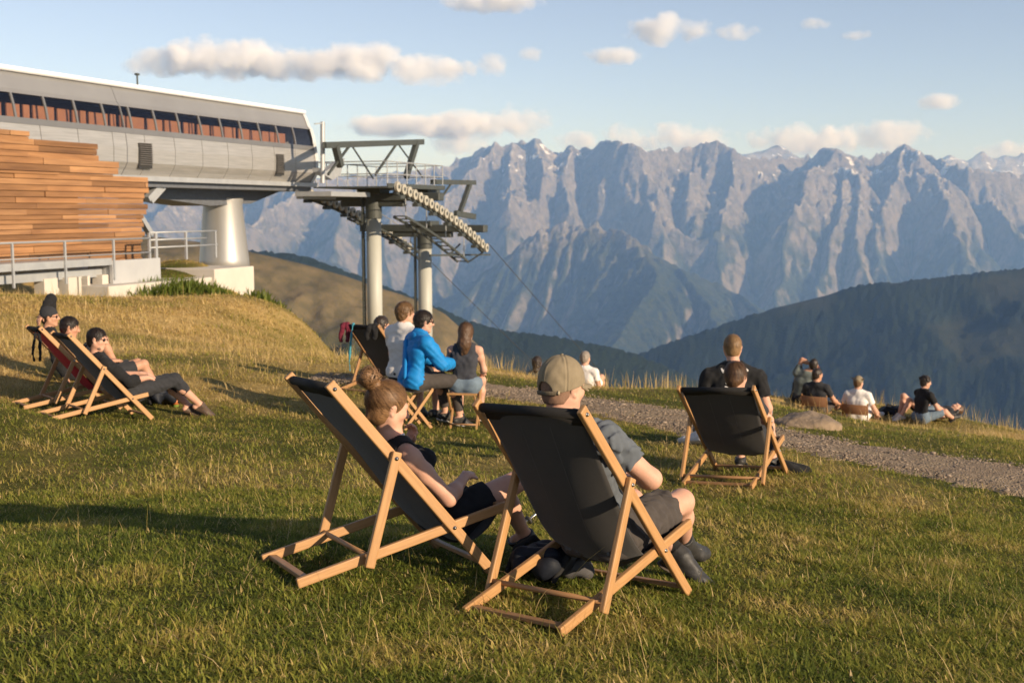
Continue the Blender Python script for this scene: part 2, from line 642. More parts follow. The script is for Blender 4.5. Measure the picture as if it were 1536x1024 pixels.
def slope(name, line, Yc, Y0, Y1, fall, back, material, label, rough, woodfn, nU=420, nY=150, ulim=(-0.6, 0.6), tilt=0.0):
    """a hillside whose crest follows line (pixel, pixel) at distance Yc and falls towards the camera"""
    u = np.linspace(*ulim, nU)
    tp = np.array([(at(a, b, 1.0)[0], at(a, b, 1.0)[2]) for a, b in line])
    tgt = np.interp(u, tp[:, 0], tp[:, 1])
    yy = np.linspace(Y0, Y1, nY)
    U, Yg = np.meshgrid(u, yy)
    yc = Yc + tilt * u[None, :]
    Xg = U * Yg
    d = yc - Yg
    Zc = np.interp(np.clip(Xg / yc, -0.6, 0.6), u, tgt) * yc
    Z = Zc - np.where(d > 0, fall * d * (1 - 0.22 * np.exp(-d / (0.12 * Yc))), -back * d)
    env = np.clip(np.abs(d) / (0.08 * Yc), 0.03, 1)
    wl = 0.16 * Yc
    Z += rough * env * ((fbm(Xg / wl, Yg / wl, 6, 13, 0.55, True) - 0.6) * 1.3 + 0.5 * (fbm(Xg / wl * 3, Yg / wl, 4, 3) - 0.5))
    wood = woodfn(Xg, Yg, Z, d)
    Z += wood * (0.0024 * Yc) * (0.4 + 1.1 * _hash(np.floor(Xg / (0.002 * Yc)), np.floor(Yg / (0.004 * Yc)), 3))
    me = np_mesh(name, np.stack([Xg, Yg, Z], -1).reshape(-1, 3), grid_faces(nU, nY))
    o = link_mesh(name, me, material, smooth=True)
    atr = me.attributes.new('wood', 'FLOAT', 'POINT')
    atr.data.foreach_set('value', wood.astype(np.float32).ravel())
    tag(o, kind='structure', label=label, cat='hillside')
    return o


def sm(x, a, b):
    t = np.clip((x - a) / (b - a), 0, 1)
    return t * t * (3 - 2 * t)


turf = slope_mat('brown_turf', (0.165, 0.125, 0.065), (0.095, 0.080, 0.042), (0.020, 0.028, 0.013), 1.2, 0.012)
forest = slope_mat('dark_forest', (0.040, 0.042, 0.022), (0.026, 0.030, 0.016), (0.010, 0.016, 0.010), 6.0, 0.004)

slope('brown_hill', [(-400, 330), (200, 352), (330, 366), (380, 378), (420, 387), (470, 399), (520, 414), (560, 428), (600, 440), (640, 455), (668, 470), (690, 490),
                     (720, 520), (760, 570), (850, 660), (1000, 800), (1400, 1200)],
      1000, 420, 1300, 0.42, 0.45, turf, 'brown grassy hillside with dark woodland patches below the lift station', 46,
      lambda X, Y, Z, d: np.maximum(sm(fbm(X / 130, Y / 130, 5, 21), 0.47, 0.55) * sm(d, 60, 150), 0), ulim=(-0.55, 0.28), nU=360)
slope('wooded_slope', [(-200, 340), (300, 372), (400, 380), (440, 384), (480, 394), (520, 410), (600, 440), (640, 455), (700, 483), (760, 499), (830, 506), (900, 520), (950, 532), (1000, 552), (1100, 600), (1300, 700), (1700, 900)],
      2300, 1000, 2800, 0.36, 0.5, forest, 'dark wooded slope falling to the right beyond the meadow', 60,
      lambda X, Y, Z, d: sm(fbm(X / 260, Y / 260, 5, 5), 0.36, 0.5), ulim=(-0.5, 0.5))
slope('forest_hill', [(400, 760), (700, 650), (850, 580), (920, 548), (1000, 517), (1060, 497), (1110, 480), (1160, 461), (1200, 451), (1240, 441), (1290, 430), (1340, 424), (1400, 418), (1470, 411), (1536, 404), (1700, 380), (1900, 340)],
      3300, 1300, 4000, 0.40, 0.5, forest, 'dark blue forested hill rising to the right', 90,
      lambda X, Y, Z, d: sm(fbm(X / 420, Y / 420, 5, 8), 0.34, 0.46), ulim=(-0.25, 0.62))

# valley floor, out to the horizon
vx, vy = np.meshgrid(np.linspace(-60000, 60000, 41), np.linspace(-3000, 80000, 31))
o = link_mesh('valley_floor', np_mesh('valley_floor', np.stack([vx, vy, np.full(vx.shape, -1480.0)], -1).reshape(-1, 3), grid_faces(41, 31)),
              mat('valley_turf', (0.06, 0.07, 0.03), 0.95, (0.03, 0.04, 0.02), 0.002, 6))
tag(o, kind='structure', label='valley floor below the mountains', cat='ground')
# ------------------------------------------------------------------ the meadow
def chair_matrix(p):
    x, y, z, yaw, a, b = p
    return Matrix.Translation((x, y, z)) @ Matrix.Rotation(b, 4, 'Y') @ Matrix.Rotation(a, 4, 'X') @ Matrix.Rotation(yaw, 4, 'Z')


POSE = {'M': (.3356, 5.16, -1.7869, -.679, -.0952, .0072), 'W': (-.5995, 5.4551, -1.7058, -1.0685, -.084, .0322),
        'R': (1.7935, 9.1256, -2.1382, -.4734, -.0821, -.0306), 'L': (-4.4789, 12.3409, -2.2175, -.9126, -.0891, .0488)}


def ground_controls():
    c = []
    for k in POSE:
        M = chair_matrix(POSE[k])
        for q in ((-.4, -.6, 0), (.4, -.6, 0), (-.4, .6, 0), (.4, .6, 0)):
            c.append(tuple(M @ Vector(q)))
    c += [(-2.2, 3.2, -1.50), (0, 3.0, -1.55), (2.2, 3.2, -1.62), (-2.5, 5, -1.62), (2.6, 5, -1.86), (-6, 3, -1.4), (6, 3, -1.9), (0, -3, -1.2), (-8, 0, -1.1), (8, 0, -1.7)]
    px = [(0, 600, 11.5), (0, 440, 28), (0, 470, 22), (0, 520, 16), (100, 520, 18.5), (230, 560, 15.2), (230, 462, 30), (230, 500, 22), (380, 456, 38.5), (330, 443, 36), (280, 448, 33), (430, 492, 34.5), (480, 511, 30),
          (400, 530, 20), (540, 546, 23), (640, 550, 21.5), (740, 553, 20.5), (780, 562, 20), (860, 581, 19.5), (1000, 585, 20.5), (1090, 590, 21), (1180, 597, 23),
          (580, 628, 13.2), (700, 628, 13.2), (740, 600, 15.5), (900, 622, 14.0), (1000, 650, 12.6), (1100, 665, 11.4), (1180, 668, 12.0), (1180, 650, 13.4),
          (1290, 606, 26), (1287, 638, 22.4), (1210, 625, 21.8), (1390, 630, 22.6), (1400, 621, 25), (1536, 646, 22), (1640, 668, 20),
          (1355, 706, 10.6), (1397, 683, 12.3), (1536, 752, 9.2), (1536, 698, 11.6), (1750, 800, 8.3), (1536, 1024, 4.3), (1800, 900, 6),
          (-200, 440, 28), (-400, 470, 24), (-300, 600, 12), (-300, 800, 7)]
    c += [tuple(at(*q)) for q in px]
    # beyond the crest the ground falls away
    for (u, v, Y), k in (((380, 447, 38.5), .45), ((480, 502, 30), .45), ((540, 546, 23), .4), ((740, 553, 20.5), .4), ((860, 581, 19.5), .3), ((1000, 585, 20.5), .35), ((1290, 606, 26), .35), ((1400, 621, 25), .4), ((1536, 646, 22), .4), ((1700, 680, 20), .4)):
        p = at(u, v, Y)
        for s in (3.0, 9, 24):
            q = p * (1 + s / Y)
            c.append((q[0], q[1], p[2] - (0.12 * s + k * s * min(1, s / 8))))
    for u in (-600, -200, 100):
        p = at(u, 440, 30)
        for Y in (38, 55):
            q = p * (Y / 30)
            c.append((q[0], q[1], p[2] - 0.11 * (Y - 30)))
    return np.array(c)


GC = ground_controls()


def tps_fit(P, lam):
    n = len(P)
    d = np.hypot(P[:, None, 0] - P[None, :, 0], P[:, None, 1] - P[None, :, 1])
    K = np.where(d > 0, d * d * np.log(np.maximum(d, 1e-9)), 0)
    A = np.zeros((n + 3, n + 3))
    A[:n, :n] = K + lam * np.eye(n)
    A[:n, n] = 1
    A[:n, n + 1:] = P[:, :2]
    A[n:, :n] = A[:n, n:].T
    return np.linalg.solve(A, np.append(P[:, 2], [0, 0, 0]))


TW = tps_fit(GC, 0.35)


def ground0(x, y):
    x = np.asarray(x, float)
    y = np.asarray(y, float)
    out = TW[-3] + TW[-2] * x + TW[-1] * y
    for (px_, py_, _), w in zip(GC, TW[:-3]):
        d2 = (x - px_) ** 2 + (y - py_) ** 2
        out = out + w * 0.5 * d2 * np.log(np.maximum(d2, 1e-12))
    return out


def ground(x, y):
    x = np.asarray(x, float)
    y = np.asarray(y, float)
    far = np.clip((np.hypot(x, y) - 6) / 14, 0, 1)
    return ground0(x, y) + 0.035 * (fbm(x / 0.9, y / 0.9, 3, 40) - 0.5) + far * 0.13 * (fbm(x / 3.1, y / 3.1, 4, 41) - 0.5)


def gz(x, y):
    return float(ground(np.array([x]), np.array([y]))[0])


def on_ground(u, v, y0=2.5, y1=60):
    """where the line of sight through a pixel first meets the meadow"""
    r = ray(u, v)
    Y = np.linspace(y0, y1, 1400)
    X = r[0] / r[1] * Y
    Zr = r[2] / r[1] * Y
    h = Zr - ground0(X, Y)
    k = np.argmax(h < 0) if (h < 0).any() else len(Y) - 1
    return np.array([X[k], Y[k], Zr[k]])


PATH_PX = [((470, 562), (470, 570)), ((530, 566), (530, 578)), ((640, 570), (640, 588)), ((740, 574), (740, 598)), ((820, 586), (820, 609)), ((900, 598), (900, 620)), ((1020, 619), (1020, 646)),
           ((1100, 632), (1100, 660)), ((1175, 645), (1173, 674)), ((1252, 655), (1262, 690)), ((1397, 681), (1355, 709)), ((1536, 698), (1470, 735)), ((1700, 720), (1640, 775)), ((1900, 750), (1800, 820))]
PATH_E = np.array([[on_ground(*a)[:2], on_ground(*b)[:2]] for a, b in PATH_PX])
PATH_C = PATH_E.mean(1)
PATH_W = 0.76 * np.hypot(*(PATH_E[:, 0] - PATH_E[:, 1]).T) / 2
PATH_W = np.clip(np.convolve(np.pad(PATH_W, 2, mode='edge'), np.ones(5) / 5, 'valid'), 0.45, 1.5)


def path_dist(x, y):
    """signed distance to the path edge (negative on the path)"""
    x = np.asarray(x, float)
    y = np.asarray(y, float)
    best = np.full(x.shape, 1e9)
    for i in range(len(PATH_C) - 1):
        a, b = PATH_C[i], PATH_C[i + 1]
        d = b - a
        t = np.clip(((x - a[0]) * d[0] + (y - a[1]) * d[1]) / (d @ d), 0, 1)
        q = np.hypot(x - a[0] - t * d[0], y - a[1] - t * d[1]) - (PATH_W[i] + (PATH_W[i + 1] - PATH_W[i]) * t)
        best = np.minimum(best, q)
    return best + 0.22 * (fbm(x / 0.7, y / 0.7, 4, 71) - 0.5)


def ground_mats():
    m = bpy.data.materials.new('meadow_soil')
    m.use_nodes = True
    nt = m.node_tree
    L = nt.links.new
    p = nt.nodes['Principled BSDF']
    p.inputs['Roughness'].default_value = 1.0
    p.inputs['Specular IOR Level'].default_value = 0.05
    geo = nd(nt, 'ShaderNodeNewGeometry')

    def nz(sc, det, lo, hi):
        n = nd(nt, 'ShaderNodeTexNoise', Scale=sc, Detail=det, Roughness=0.65)
        L(geo.outputs['Position'], n.inputs['Vector'])
        r = nd(nt, 'ShaderNodeMapRange')
        r.inputs['From Min'].default_value = lo
        r.inputs['From Max'].default_value = hi
        L(n.outputs['Fac'], r.inputs['Value'])
        return r.outputs['Result'], n.outputs['Fac']

    def mx(f, a, c):
        x = nd(nt, 'ShaderNodeMix', data_type='RGBA')
        L(f, x.inputs[0])
        for s, i in ((a, 6), (c, 7)):
            if isinstance(s, tuple):
                x.inputs[i].default_value = (*s, 1)
            else:
                L(s, x.inputs[i])
        return x.outputs[2]
    green = mx(nz(6, 8, 0.35, 0.65)[0], (0.105, 0.095, 0.026), (0.060, 0.066, 0.016))
    dry = mx(nz(4, 8, 0.35, 0.65)[0], (0.54, 0.37, 0.145), (0.38, 0.255, 0.095))
    a = nd(nt, 'ShaderNodeAttribute', attribute_name='dry')
    base = mx(a.outputs['Fac'], green, dry)
    L(base, p.inputs['Base Color'])
    bp = nd(nt, 'ShaderNodeBump', Strength=1.0, Distance=0.05)
    L(nz(9, 8, 0, 1)[1], bp.inputs['Height'])
    L(bp.outputs['Normal'], p.inputs['Normal'])
    g = bpy.data.materials.new('gravel')
    g.use_nodes = True
    nt = g.node_tree
    L = nt.links.new
    p = nt.nodes['Principled BSDF']
    p.inputs['Roughness'].default_value = 0.95
    p.inputs['Specular IOR Level'].default_value = 0.15
    geo = nd(nt, 'ShaderNodeNewGeometry')
    v = nd(nt, 'ShaderNodeTexVoronoi', Scale=46.0, Randomness=1.0)
    L(geo.outputs['Position'], v.inputs['Vector'])
    sepc = nd(nt, 'ShaderNodeSeparateColor')
    L(v.outputs['Color'], sepc.inputs[0])
    c1 = mx(sepc.outputs[0], (0.40, 0.295, 0.195), (0.19, 0.142, 0.10))
    c2 = mx(nz(1.4, 6, 0.4, 0.62)[0], c1, (0.34, 0.255, 0.165))
    L(c2, p.inputs['Base Color'])
    bp = nd(nt, 'ShaderNodeBump', Strength=1.0, Distance=0.03)
    L(v.outputs['Distance'], bp.inputs['Height'])
    b2 = nd(nt, 'ShaderNodeBump', Strength=1.0, Distance=0.05)
    L(nz(5, 6, 0, 1)[1], b2.inputs['Height'])
    L(bp.outputs['Normal'], b2.inputs['Normal'])
    L(b2.outputs['Normal'], p.inputs['Normal'])
    return m, g


SOIL, GRAVEL = ground_mats()


def dryness(x, y):
    """0 fresh green .. 1 straw; the slope up to the lift station and the crest are dry"""
    x = np.asarray(x, float)
    y = np.asarray(y, float)
    base = sm(y - 0.35 * x, 14.0, 17.5) * sm(-x, -0.5, 4.0)
    crest = sm(y, 17.5, 20.0) * 0.75
    n = fbm(x / 2.3, y / 2.3, 5, 50)
    lush = np.exp(-(((x + 10.5) / 2.6) ** 2 + ((y - 34) / 4.5) ** 2)) + 0.8 * np.exp(-(((x + 7.4) / 1.0) ** 2 + ((y - 31.5) / 1.3) ** 2))
    return np.clip(np.maximum(base, crest) * (0.62 + 2.3 * (n - 0.40)) - 1.1 * lush + 0.28 * sm(n, 0.5, 0.7), 0, 1)


def build_ground():
    ys = np.concatenate([np.linspace(-4, 2, 14), np.linspace(2.15, 12, 110), np.linspace(12.2, 45, 165), np.linspace(46, 130, 40)])
    t = np.linspace(-1, 1, 300)
    Yg = ys[:, None] + 0 * t[None, :]
    Xg = (np.sign(t) * np.abs(t) ** 1.25)[None, :] * (6 + 0.62 * np.maximum(ys, 0))[:, None]
    Z = ground(Xg, Yg)
    far = np.clip((ys - 60) / 70, 0, 1)[:, None]
    Z = Z * (1 - far) + (-6 - 0.42 * np.maximum(Yg - 24, 0)) * far
    Z = np.where(Yg > 52, np.minimum(Z, -6 - 0.0 * Yg), Z)
    me = np_mesh('meadow', np.stack([Xg, Yg, Z], -1).reshape(-1, 3), grid_faces(len(t), len(ys)))
    o = link_mesh('meadow', me, SOIL)
    at_ = me.attributes.new('dry', 'FLOAT', 'POINT')
    at_.data.foreach_set('value', dryness(Xg, Yg).astype(np.float32).ravel())
    tag(o, kind='structure', label='mountain meadow sloping away to a grassy crest', cat='ground')
    # path: a sheet that lies a little proud of the turf
    n = 420
    s = np.linspace(0, len(PATH_C) - 1, n)
    i = np.minimum(s.astype(int), len(PATH_C) - 2)
    f = (s - i)[:, None]
    # smooth centre line
    C = PATH_C[i] * (1 - f) + PATH_C[i + 1] * f
    k = np.ones(31) / 31
    C = np.stack([np.convolve(np.pad(C[:, j], 15, mode='edge'), k, 'valid') for j in (0, 1)], 1)
    T = np.gradient(C, axis=0)
    T /= np.hypot(*T.T)[:, None]
    Nn = np.stack([-T[:, 1], T[:, 0]], 1)
    wd = np.interp(s, np.arange(len(PATH_W)), PATH_W)
    m = 25
    q = np.linspace(-1, 1, m)
    wd = wd * np.clip(s / 2.0, 0.15, 1)
    edge = 1 + 0.6 * (fbm(s * 9, s * 0 + 3, 4, 8) - 0.5)
    PX = C[:, None, 0] + Nn[:, None, 0] * q[None, :] * (wd * edge * 1.05)[:, None]
    PY = C[:, None, 1] + Nn[:, None, 1] * q[None, :] * (wd * edge * 1.05)[:, None]
    PZ = ground(PX, PY) + 0.035 - 0.05 * np.abs(q[None, :]) ** 6 + 0.03 * (fbm(PX * 3, PY * 3, 4, 91) - 0.5)
    me = np_mesh('path', np.stack([PX, PY, PZ], -1).reshape(-1, 3), grid_faces(m, n))
    tag(link_mesh('path', me, GRAVEL), kind='structure', label='stony footpath crossing the meadow', cat='path')


build_ground()


# ------------------------------------------------------------------ grass blades
def grass_mat(name, cols, transl=0.45):
    m = bpy.data.materials.new(name)
    m.use_nodes = True
    nt = m.node_tree
    L = nt.links.new
    p = nt.nodes['Principled BSDF']
    p.inputs['Roughness'].default_value = 0.65
    p.inputs['Specular IOR Level'].default_value = 0.25
    a = nd(nt, 'ShaderNodeAttribute', attribute_name='tone')
    cr = nd(nt, 'ShaderNodeValToRGB')
    el = cr.color_ramp.elements
    while len(el) < len(cols):
        el.new(0.5)
    for e, (pos, c) in zip(el, cols):
        e.position = pos
        e.color = (*c, 1)
    L(a.outputs['Fac'], cr.inputs['Fac'])
    L(cr.outputs['Color'], p.inputs['Base Color'])
    tr = nd(nt, 'ShaderNodeBsdfTranslucent')
    L(cr.outputs['Color'], tr.inputs['Color'])
    mx = nd(nt, 'ShaderNodeMixShader')
    mx.inputs[0].default_value = transl
    L(p.outputs['BSDF'], mx.inputs[1])
    L(tr.outputs['BSDF'], mx.inputs[2])
    L(mx.outputs['Shader'], nt.nodes['Material Output'].inputs['Surface'])
    return m


GRASS = grass_mat('grass_blades', [(0.0, (0.070, 0.095, 0.016)), (0.22, (0.150, 0.180, 0.026)), (0.45, (0.28, 0.275, 0.045)), (0.62, (0.40, 0.315, 0.080)), (0.8, (0.58, 0.415, 0.155)), (1.0, (0.66, 0.50, 0.25))])


def blades(x, y, length, width, lean, tone, nseg, rng, curl=1.0):
    """n curved ribbons standing on the meadow"""
    n = len(x)
    z = ground(x, y) - 0.004
    az = rng.uniform(0, 2 * np.pi, n)
    tw = rng.uniform(0, 2 * np.pi, n)
    dx, dy = np.cos(az), np.sin(az)
    rows = []
    for k in range(nseg + 1):
        t = k / nseg
        th = lean * (0.35 + curl * 0.9 * t)
        th = np.minimum(th, 1.75)
        if k == 0:
            px_, py_, pz_ = x.copy(), y.copy(), z.copy()
        else:
            px_ = px_ + dx * np.sin(th) * length / nseg
            py_ = py_ + dy * np.sin(th) * length / nseg
            pz_ = pz_ + np.cos(th) * length / nseg
        w = width * (1 - t) ** 0.6 * 0.5 + (0.0002 if k == nseg else 0)
        bx, by = -np.sin(az + 0.9 * np.sin(tw) * t), np.cos(az + 0.9 * np.sin(tw) * t)
        rows.append(np.stack([px_ - bx * w, py_ - by * w, pz_], -1))
        rows.append(np.stack([px_ + bx * w, py_ + by * w, pz_], -1))
    V = np.stack(rows, 1).reshape(-1, 3)
    per = 2 * (nseg + 1)
    f = np.concatenate([[[2 * k, 2 * k + 1, 2 * k + 3, 2 * k + 2]] for k in range(nseg)], 0)
    Fc = (np.arange(n)[:, None, None] * per + f[None]).reshape(-1, 4)
    return V, Fc, np.repeat(tone, per)


def in_view_points(n, y0, y1, rng, margin=1.2, power=1.0):
    y = y0 + (y1 - y0) * rng.random(n) ** power
    hw = 0.46 * y + margin
    x = (rng.random(n) * 2 - 1) * hw
    return x, y


def build_grass():
    rng = np.random.default_rng(5)
    Vs, Fs, Ts = [], [], []
    off = 0

    def add(x, y, ln, wd, lean, nseg, tone_shift=0.0, curl=1.0, straw=0.10, keep_path=False):
        nonlocal off
        d = path_dist(x, y)
        k = (d > 0.02) | (rng.random(len(x)) < 0.16 * (d > -0.42))
        dr = dryness(x, y)
        patch = fbm(x / 0.42, y / 0.42, 4, 60)
        clump = fbm(x / 0.13, y / 0.13, 2, 66)
        k &= clump + 0.35 * rng.random(len(x)) > 0.40
        bare = fbm(x / 0.75, y / 0.75, 4, 140)
        k &= (bare > 0.40) | (rng.random(len(x)) < 0.38)
        x, y, dr, patch, clump, bare = x[k], y[k], dr[k], patch[k], clump[k], bare[k]
        n = len(x)
        tone = 0.10 + 0.75 * (patch - 0.22) + rng.normal(0, 0.10, n) + 0.50 * dr + 0.9 * np.clip(0.42 - bare, 0, 1) + tone_shift
        st = rng.random(n) < straw + 0.35 * dr + 0.3 * np.clip(patch - 0.52, 0, 1)
        tone = np.where(st, rng.uniform(0.62, 1.0, n), np.clip(tone, 0, 0.95))
        L_ = ln * rng.lognormal(0, 0.32, n) * (0.75 + 0.6 * patch) * (1 + 0.9 * dr) * (0.62 + 0.75 * clump)
        W_ = wd * rng.uniform(0.6, 1.3, n)
        le = np.abs(rng.normal(lean, 0.38, n))
        V, Fc, T = blades(x, y, L_, W_, le, tone, nseg, rng, curl)
        Vs.append(V)
        Fs.append(Fc + off)
        Ts.append(T)
        off += len(V)
    x, y = in_view_points(420000, 3.6, 8.2, rng, 0.7, 0.9)
    add(x, y, 0.036, 0.0046, 1.2, 3, 0.0, 1.35)
    x, y = in_view_points(150000, 3.6, 8.2, rng, 0.7, 0.9)      # small broad leaves of clover and plantain
    add(x, y, 0.024, 0.012, 1.2, 2, 0.04, 0.5, 0.02)
    x, y = in_view_points(220000, 8.0, 15.5, rng, 0.8)
    add(x, y, 0.042, 0.0085, 1.15, 2, 0.06, 1.2)
    x, y = in_view_points(150000, 15.3, 27.5, rng, 1.0)
    add(x, y, 0.036, 0.014, 1.1, 2, 0.0, 1.2)
    x = -14 + 12.5 * rng.random(60000)
    y = 22 + 17 * rng.random(60000)
    add(x, y, 0.045, 0.024, 1.15, 2)
    # the turf goes on to both sides of the view
    for n_, y0, y1, m0, m1, ln, wd in ((105000, 3.0, 8.2, .7, 2.6, .042, .0062), (70000, 8.0, 15.5, .8, 3.0, .046, .011), (45000, 15.3, 27.5, 1.0, 4.0, .04, .018)):
        y = y0 + (y1 - y0) * rng.random(n_)
        x = np.where(rng.random(n_) < .5, -1, 1) * (0.46 * y + m0 + (m1 - m0) * rng.random(n_))
        add(x, y, ln, wd, 1.15, 2, 0.03, 1.25)
    # tall straw on the dry slope, the crest and beside the path
    x, y = in_view_points(14000, 15, 28, rng, 1.0)
    k = dryness(x, y) > 0.3
    add(x[k], y[k], 0.11, 0.007, 0.7, 3, 0.35, 0.9, 0.5)
    # stray bent stalks in the foreground
    x, y = in_view_points(900, 3.8, 8.5, rng, 0.5)
    add(x, y, 0.15, 0.0030, 0.95, 4, 0.5, 1.0, 0.9)
    V = np.concatenate(Vs)
    Fc = np.concatenate(Fs)
    me = np_mesh('grass', V, Fc)
    a = me.attributes.new('tone', 'FLOAT', 'POINT')
    a.data.foreach_set('value', np.concatenate(Ts).astype(np.float32))
    o = link_mesh('grass', me, GRASS)
    tag(o, 'short matted meadow grass, green in front and straw yellow on the slope', 'grass', kind='stuff')


build_grass()


def build_stones():
    """loose stones on the path, thinning out into the turf"""
    rng = np.random.default_rng(19)
    bm = bmesh.new()
    bmesh.ops.create_icosphere(bm, subdivisions=1, radius=1.0)
    v0 = np.array([v.co[:] for v in bm.verts])
    f0 = np.array([[v.index for v in f.verts] for f in bm.faces])
    bm.free()
    n = 15000
    i = rng.integers(0, len(PATH_C) - 1, n)
    t = rng.random(n)[:, None]
    c = PATH_C[i] * (1 - t) + PATH_C[i + 1] * t
    d = PATH_C[i + 1] - PATH_C[i]
    d /= np.hypot(*d.T)[:, None]
    o = rng.normal(0, .62, n) * (PATH_W[i] + .05)
    x = c[:, 0] - d[:, 1] * o
    y = c[:, 1] + d[:, 0] * o
    k = (path_dist(x, y) < .12) & (x < 9)
    x, y = x[k], y[k]
    n = len(x)
    s = np.clip(rng.lognormal(-4.75, .5, n), .004, .034)
    A = rng.normal(size=(n, 3, 3))
    Q, _ = np.linalg.qr(A)
    sc = s[:, None] * rng.uniform(.6, 1.4, (n, 3)) * np.array([1, 1, .45])
    V = (v0[None] * rng.uniform(.75, 1.2, (n, len(v0), 1))) @ Q * sc[:, None, :]
    V += np.stack([x, y, ground(x, y) + .036 + s * .0], 1)[:, None, :]
    F = (np.arange(n)[:, None, None] * len(v0) + f0[None]).reshape(-1, 3)
    m = mat('path_stone', (0.27, 0.205, 0.145), .95, (0.16, 0.122, 0.09), 3, 4, isl=.4)
    o = link_mesh('gravel', np_mesh('gravel', V.reshape(-1, 3), F), m, smooth=False)
    tag(o, 'loose stones scattered along the footpath', 'gravel', kind='stuff')


build_stones()
# ------------------------------------------------------------------ bodies: signed distance fields turned into one continuous skin
def V3(*a):
    return np.array(a, np.float64)


def nrm(v):
    return v / max(np.linalg.norm(v), 1e-9)


class Field:
    def __init__(self):
        self.prims = []     # (fn(p)->d, lo, hi, k)
        self.cuts = []      # fn(p)->d kept where d<0
        self.post = []      # fn(p,d)->d

    def cone(self, a, b, ra, rb, k=0.03, flat=None, s=1.0, t0=None, t1=None):
        a, b = np.asarray(a, float), np.asarray(b, float)
        ab = b - a
        L2 = max(ab @ ab, 1e-9)
        L = math.sqrt(L2)

        def fn(p):
            q = p - a
            if flat is not None:
                q = q + (q @ flat)[..., None] * flat * (s - 1)
                ab_ = ab + (ab @ flat) * flat * (s - 1)
            else:
                ab_ = ab
            l2 = max(ab_ @ ab_, 1e-9)
            tr = (q @ ab_) / l2
            t = np.clip(tr, 0, 1)
            d = np.linalg.norm(q - t[..., None] * ab_, axis=-1) - (ra + (rb - ra) * t)
            if t1 is not None:
                d = np.maximum(d, (tr - t1) * L)
            if t0 is not None:
                d = np.maximum(d, (t0 - tr) * L)
            return d
        r = max(ra, rb)
        self.prims.append((fn, np.minimum(a, b) - r, np.maximum(a, b) + r, k))
        return self

    def ell(self, c, R, rad_, k=0.02):
        c = np.asarray(c, float)
        R = np.asarray(R, float)          # columns are the axes
        rr = np.asarray(rad_, float)

        def fn(p):
            q = (p - c) @ R
            k0 = np.linalg.norm(q / rr, axis=-1)
            k1 = np.linalg.norm(q / (rr * rr), axis=-1)
            return k0 * (k0 - 1) / np.maximum(k1, 1e-6)
        m = rr.max()
        self.prims.append((fn, c - m, c + m, k))
        return self

    def cut(self, c, n):
        """keep the side n points away from"""
        c, n = np.asarray(c, float), nrm(np.asarray(n, float))
        self.cuts.append(lambda p: (p - c) @ n)
        return self

    def carve(self, c, r):
        c = np.asarray(c, float)
        self.cuts.append(lambda p: r - np.linalg.norm(p - c, axis=-1))
        return self

    def carve_cone(self, a, b, r):
        a, b = np.asarray(a, float), np.asarray(b, float)
        ab = b - a

        def fn(p):
            q = p - a
            t = np.clip(q @ ab / (ab @ ab), 0, 1)
            return r - np.linalg.norm(q - t[..., None] * ab, axis=-1)
        self.cuts.append(fn)
        return self

    def wrinkle(self, amp, freq, axis=None, seed=0):
        r = np.random.default_rng(seed)
        ks = []
        for i in range(5):
            v = r.normal(size=3)
            if axis is not None:
                v = v * 0.45 + np.asarray(axis) * 1.1 * (1 if i % 2 else -1)
            ks.append((nrm(v) * freq * r.uniform(0.7, 1.7), r.uniform(0, 6.28)))

        def fn(p, d):
            w = 0
            for kk, ph in ks:
                w = w + np.sin(p @ kk + ph + 1.5 * np.sin(p @ (kk[[1, 2, 0]] * 0.37)))
            return d + amp * w / 2.2
        self.post.append(fn)
        return self

    def mesh(self, h, name='body', grow=0.0):
        pad = 0.02 + abs(grow) + 3 * h
        lo = np.min([p[1] for p in self.prims], 0) - pad
        hi = np.max([p[2] for p in self.prims], 0) + pad
        n = np.ceil((hi - lo) / h).astype(int) + 1
        ax = [(lo[i] + h * np.arange(n[i])).astype(np.float32) for i in range(3)]
        G = np.full(n, 0.25, np.float32)
        for fn, a, b, k in self.prims:
            m = k + 0.02 + 2 * h + abs(grow)
            i0 = np.clip(np.floor((a - m - lo) / h).astype(int), 0, n - 1)
            i1 = np.clip(np.ceil((b + m - lo) / h).astype(int) + 1, 1, n)
            P = np.stack(np.meshgrid(*[ax[i][i0[i]:i1[i]] for i in range(3)], indexing='ij'), -1)
            d = fn(P)
            s = tuple(slice(i0[i], i1[i]) for i in range(3))
            g = G[s]
            if k > 0:
                hh = np.clip(0.5 + 0.5 * (g - d) / k, 0, 1)
                G[s] = g + (d - g) * hh - k * hh * (1 - hh)
            else:
                G[s] = np.minimum(g, d)
        G -= grow
        near = np.abs(G) < 0.08
        if self.cuts or self.post:
            idx = np.nonzero(near)
            P = np.stack([ax[i][idx[i]] for i in range(3)], -1)
            d = G[idx]
            for fn in self.post:
                d = fn(P, d)
            G[idx] = d
            if self.cuts:
                # apply cuts everywhere inside or near the surface
                idx = np.nonzero(G < 0.06)
                P = np.stack([ax[i][idx[i]] for i in range(3)], -1)
                d = G[idx]
                for fn in self.cuts:
                    d = np.maximum(d, fn(P))
                G[idx] = d
        V, Q = surface_nets(G, lo, h)
        return np_mesh(name, V, Q)


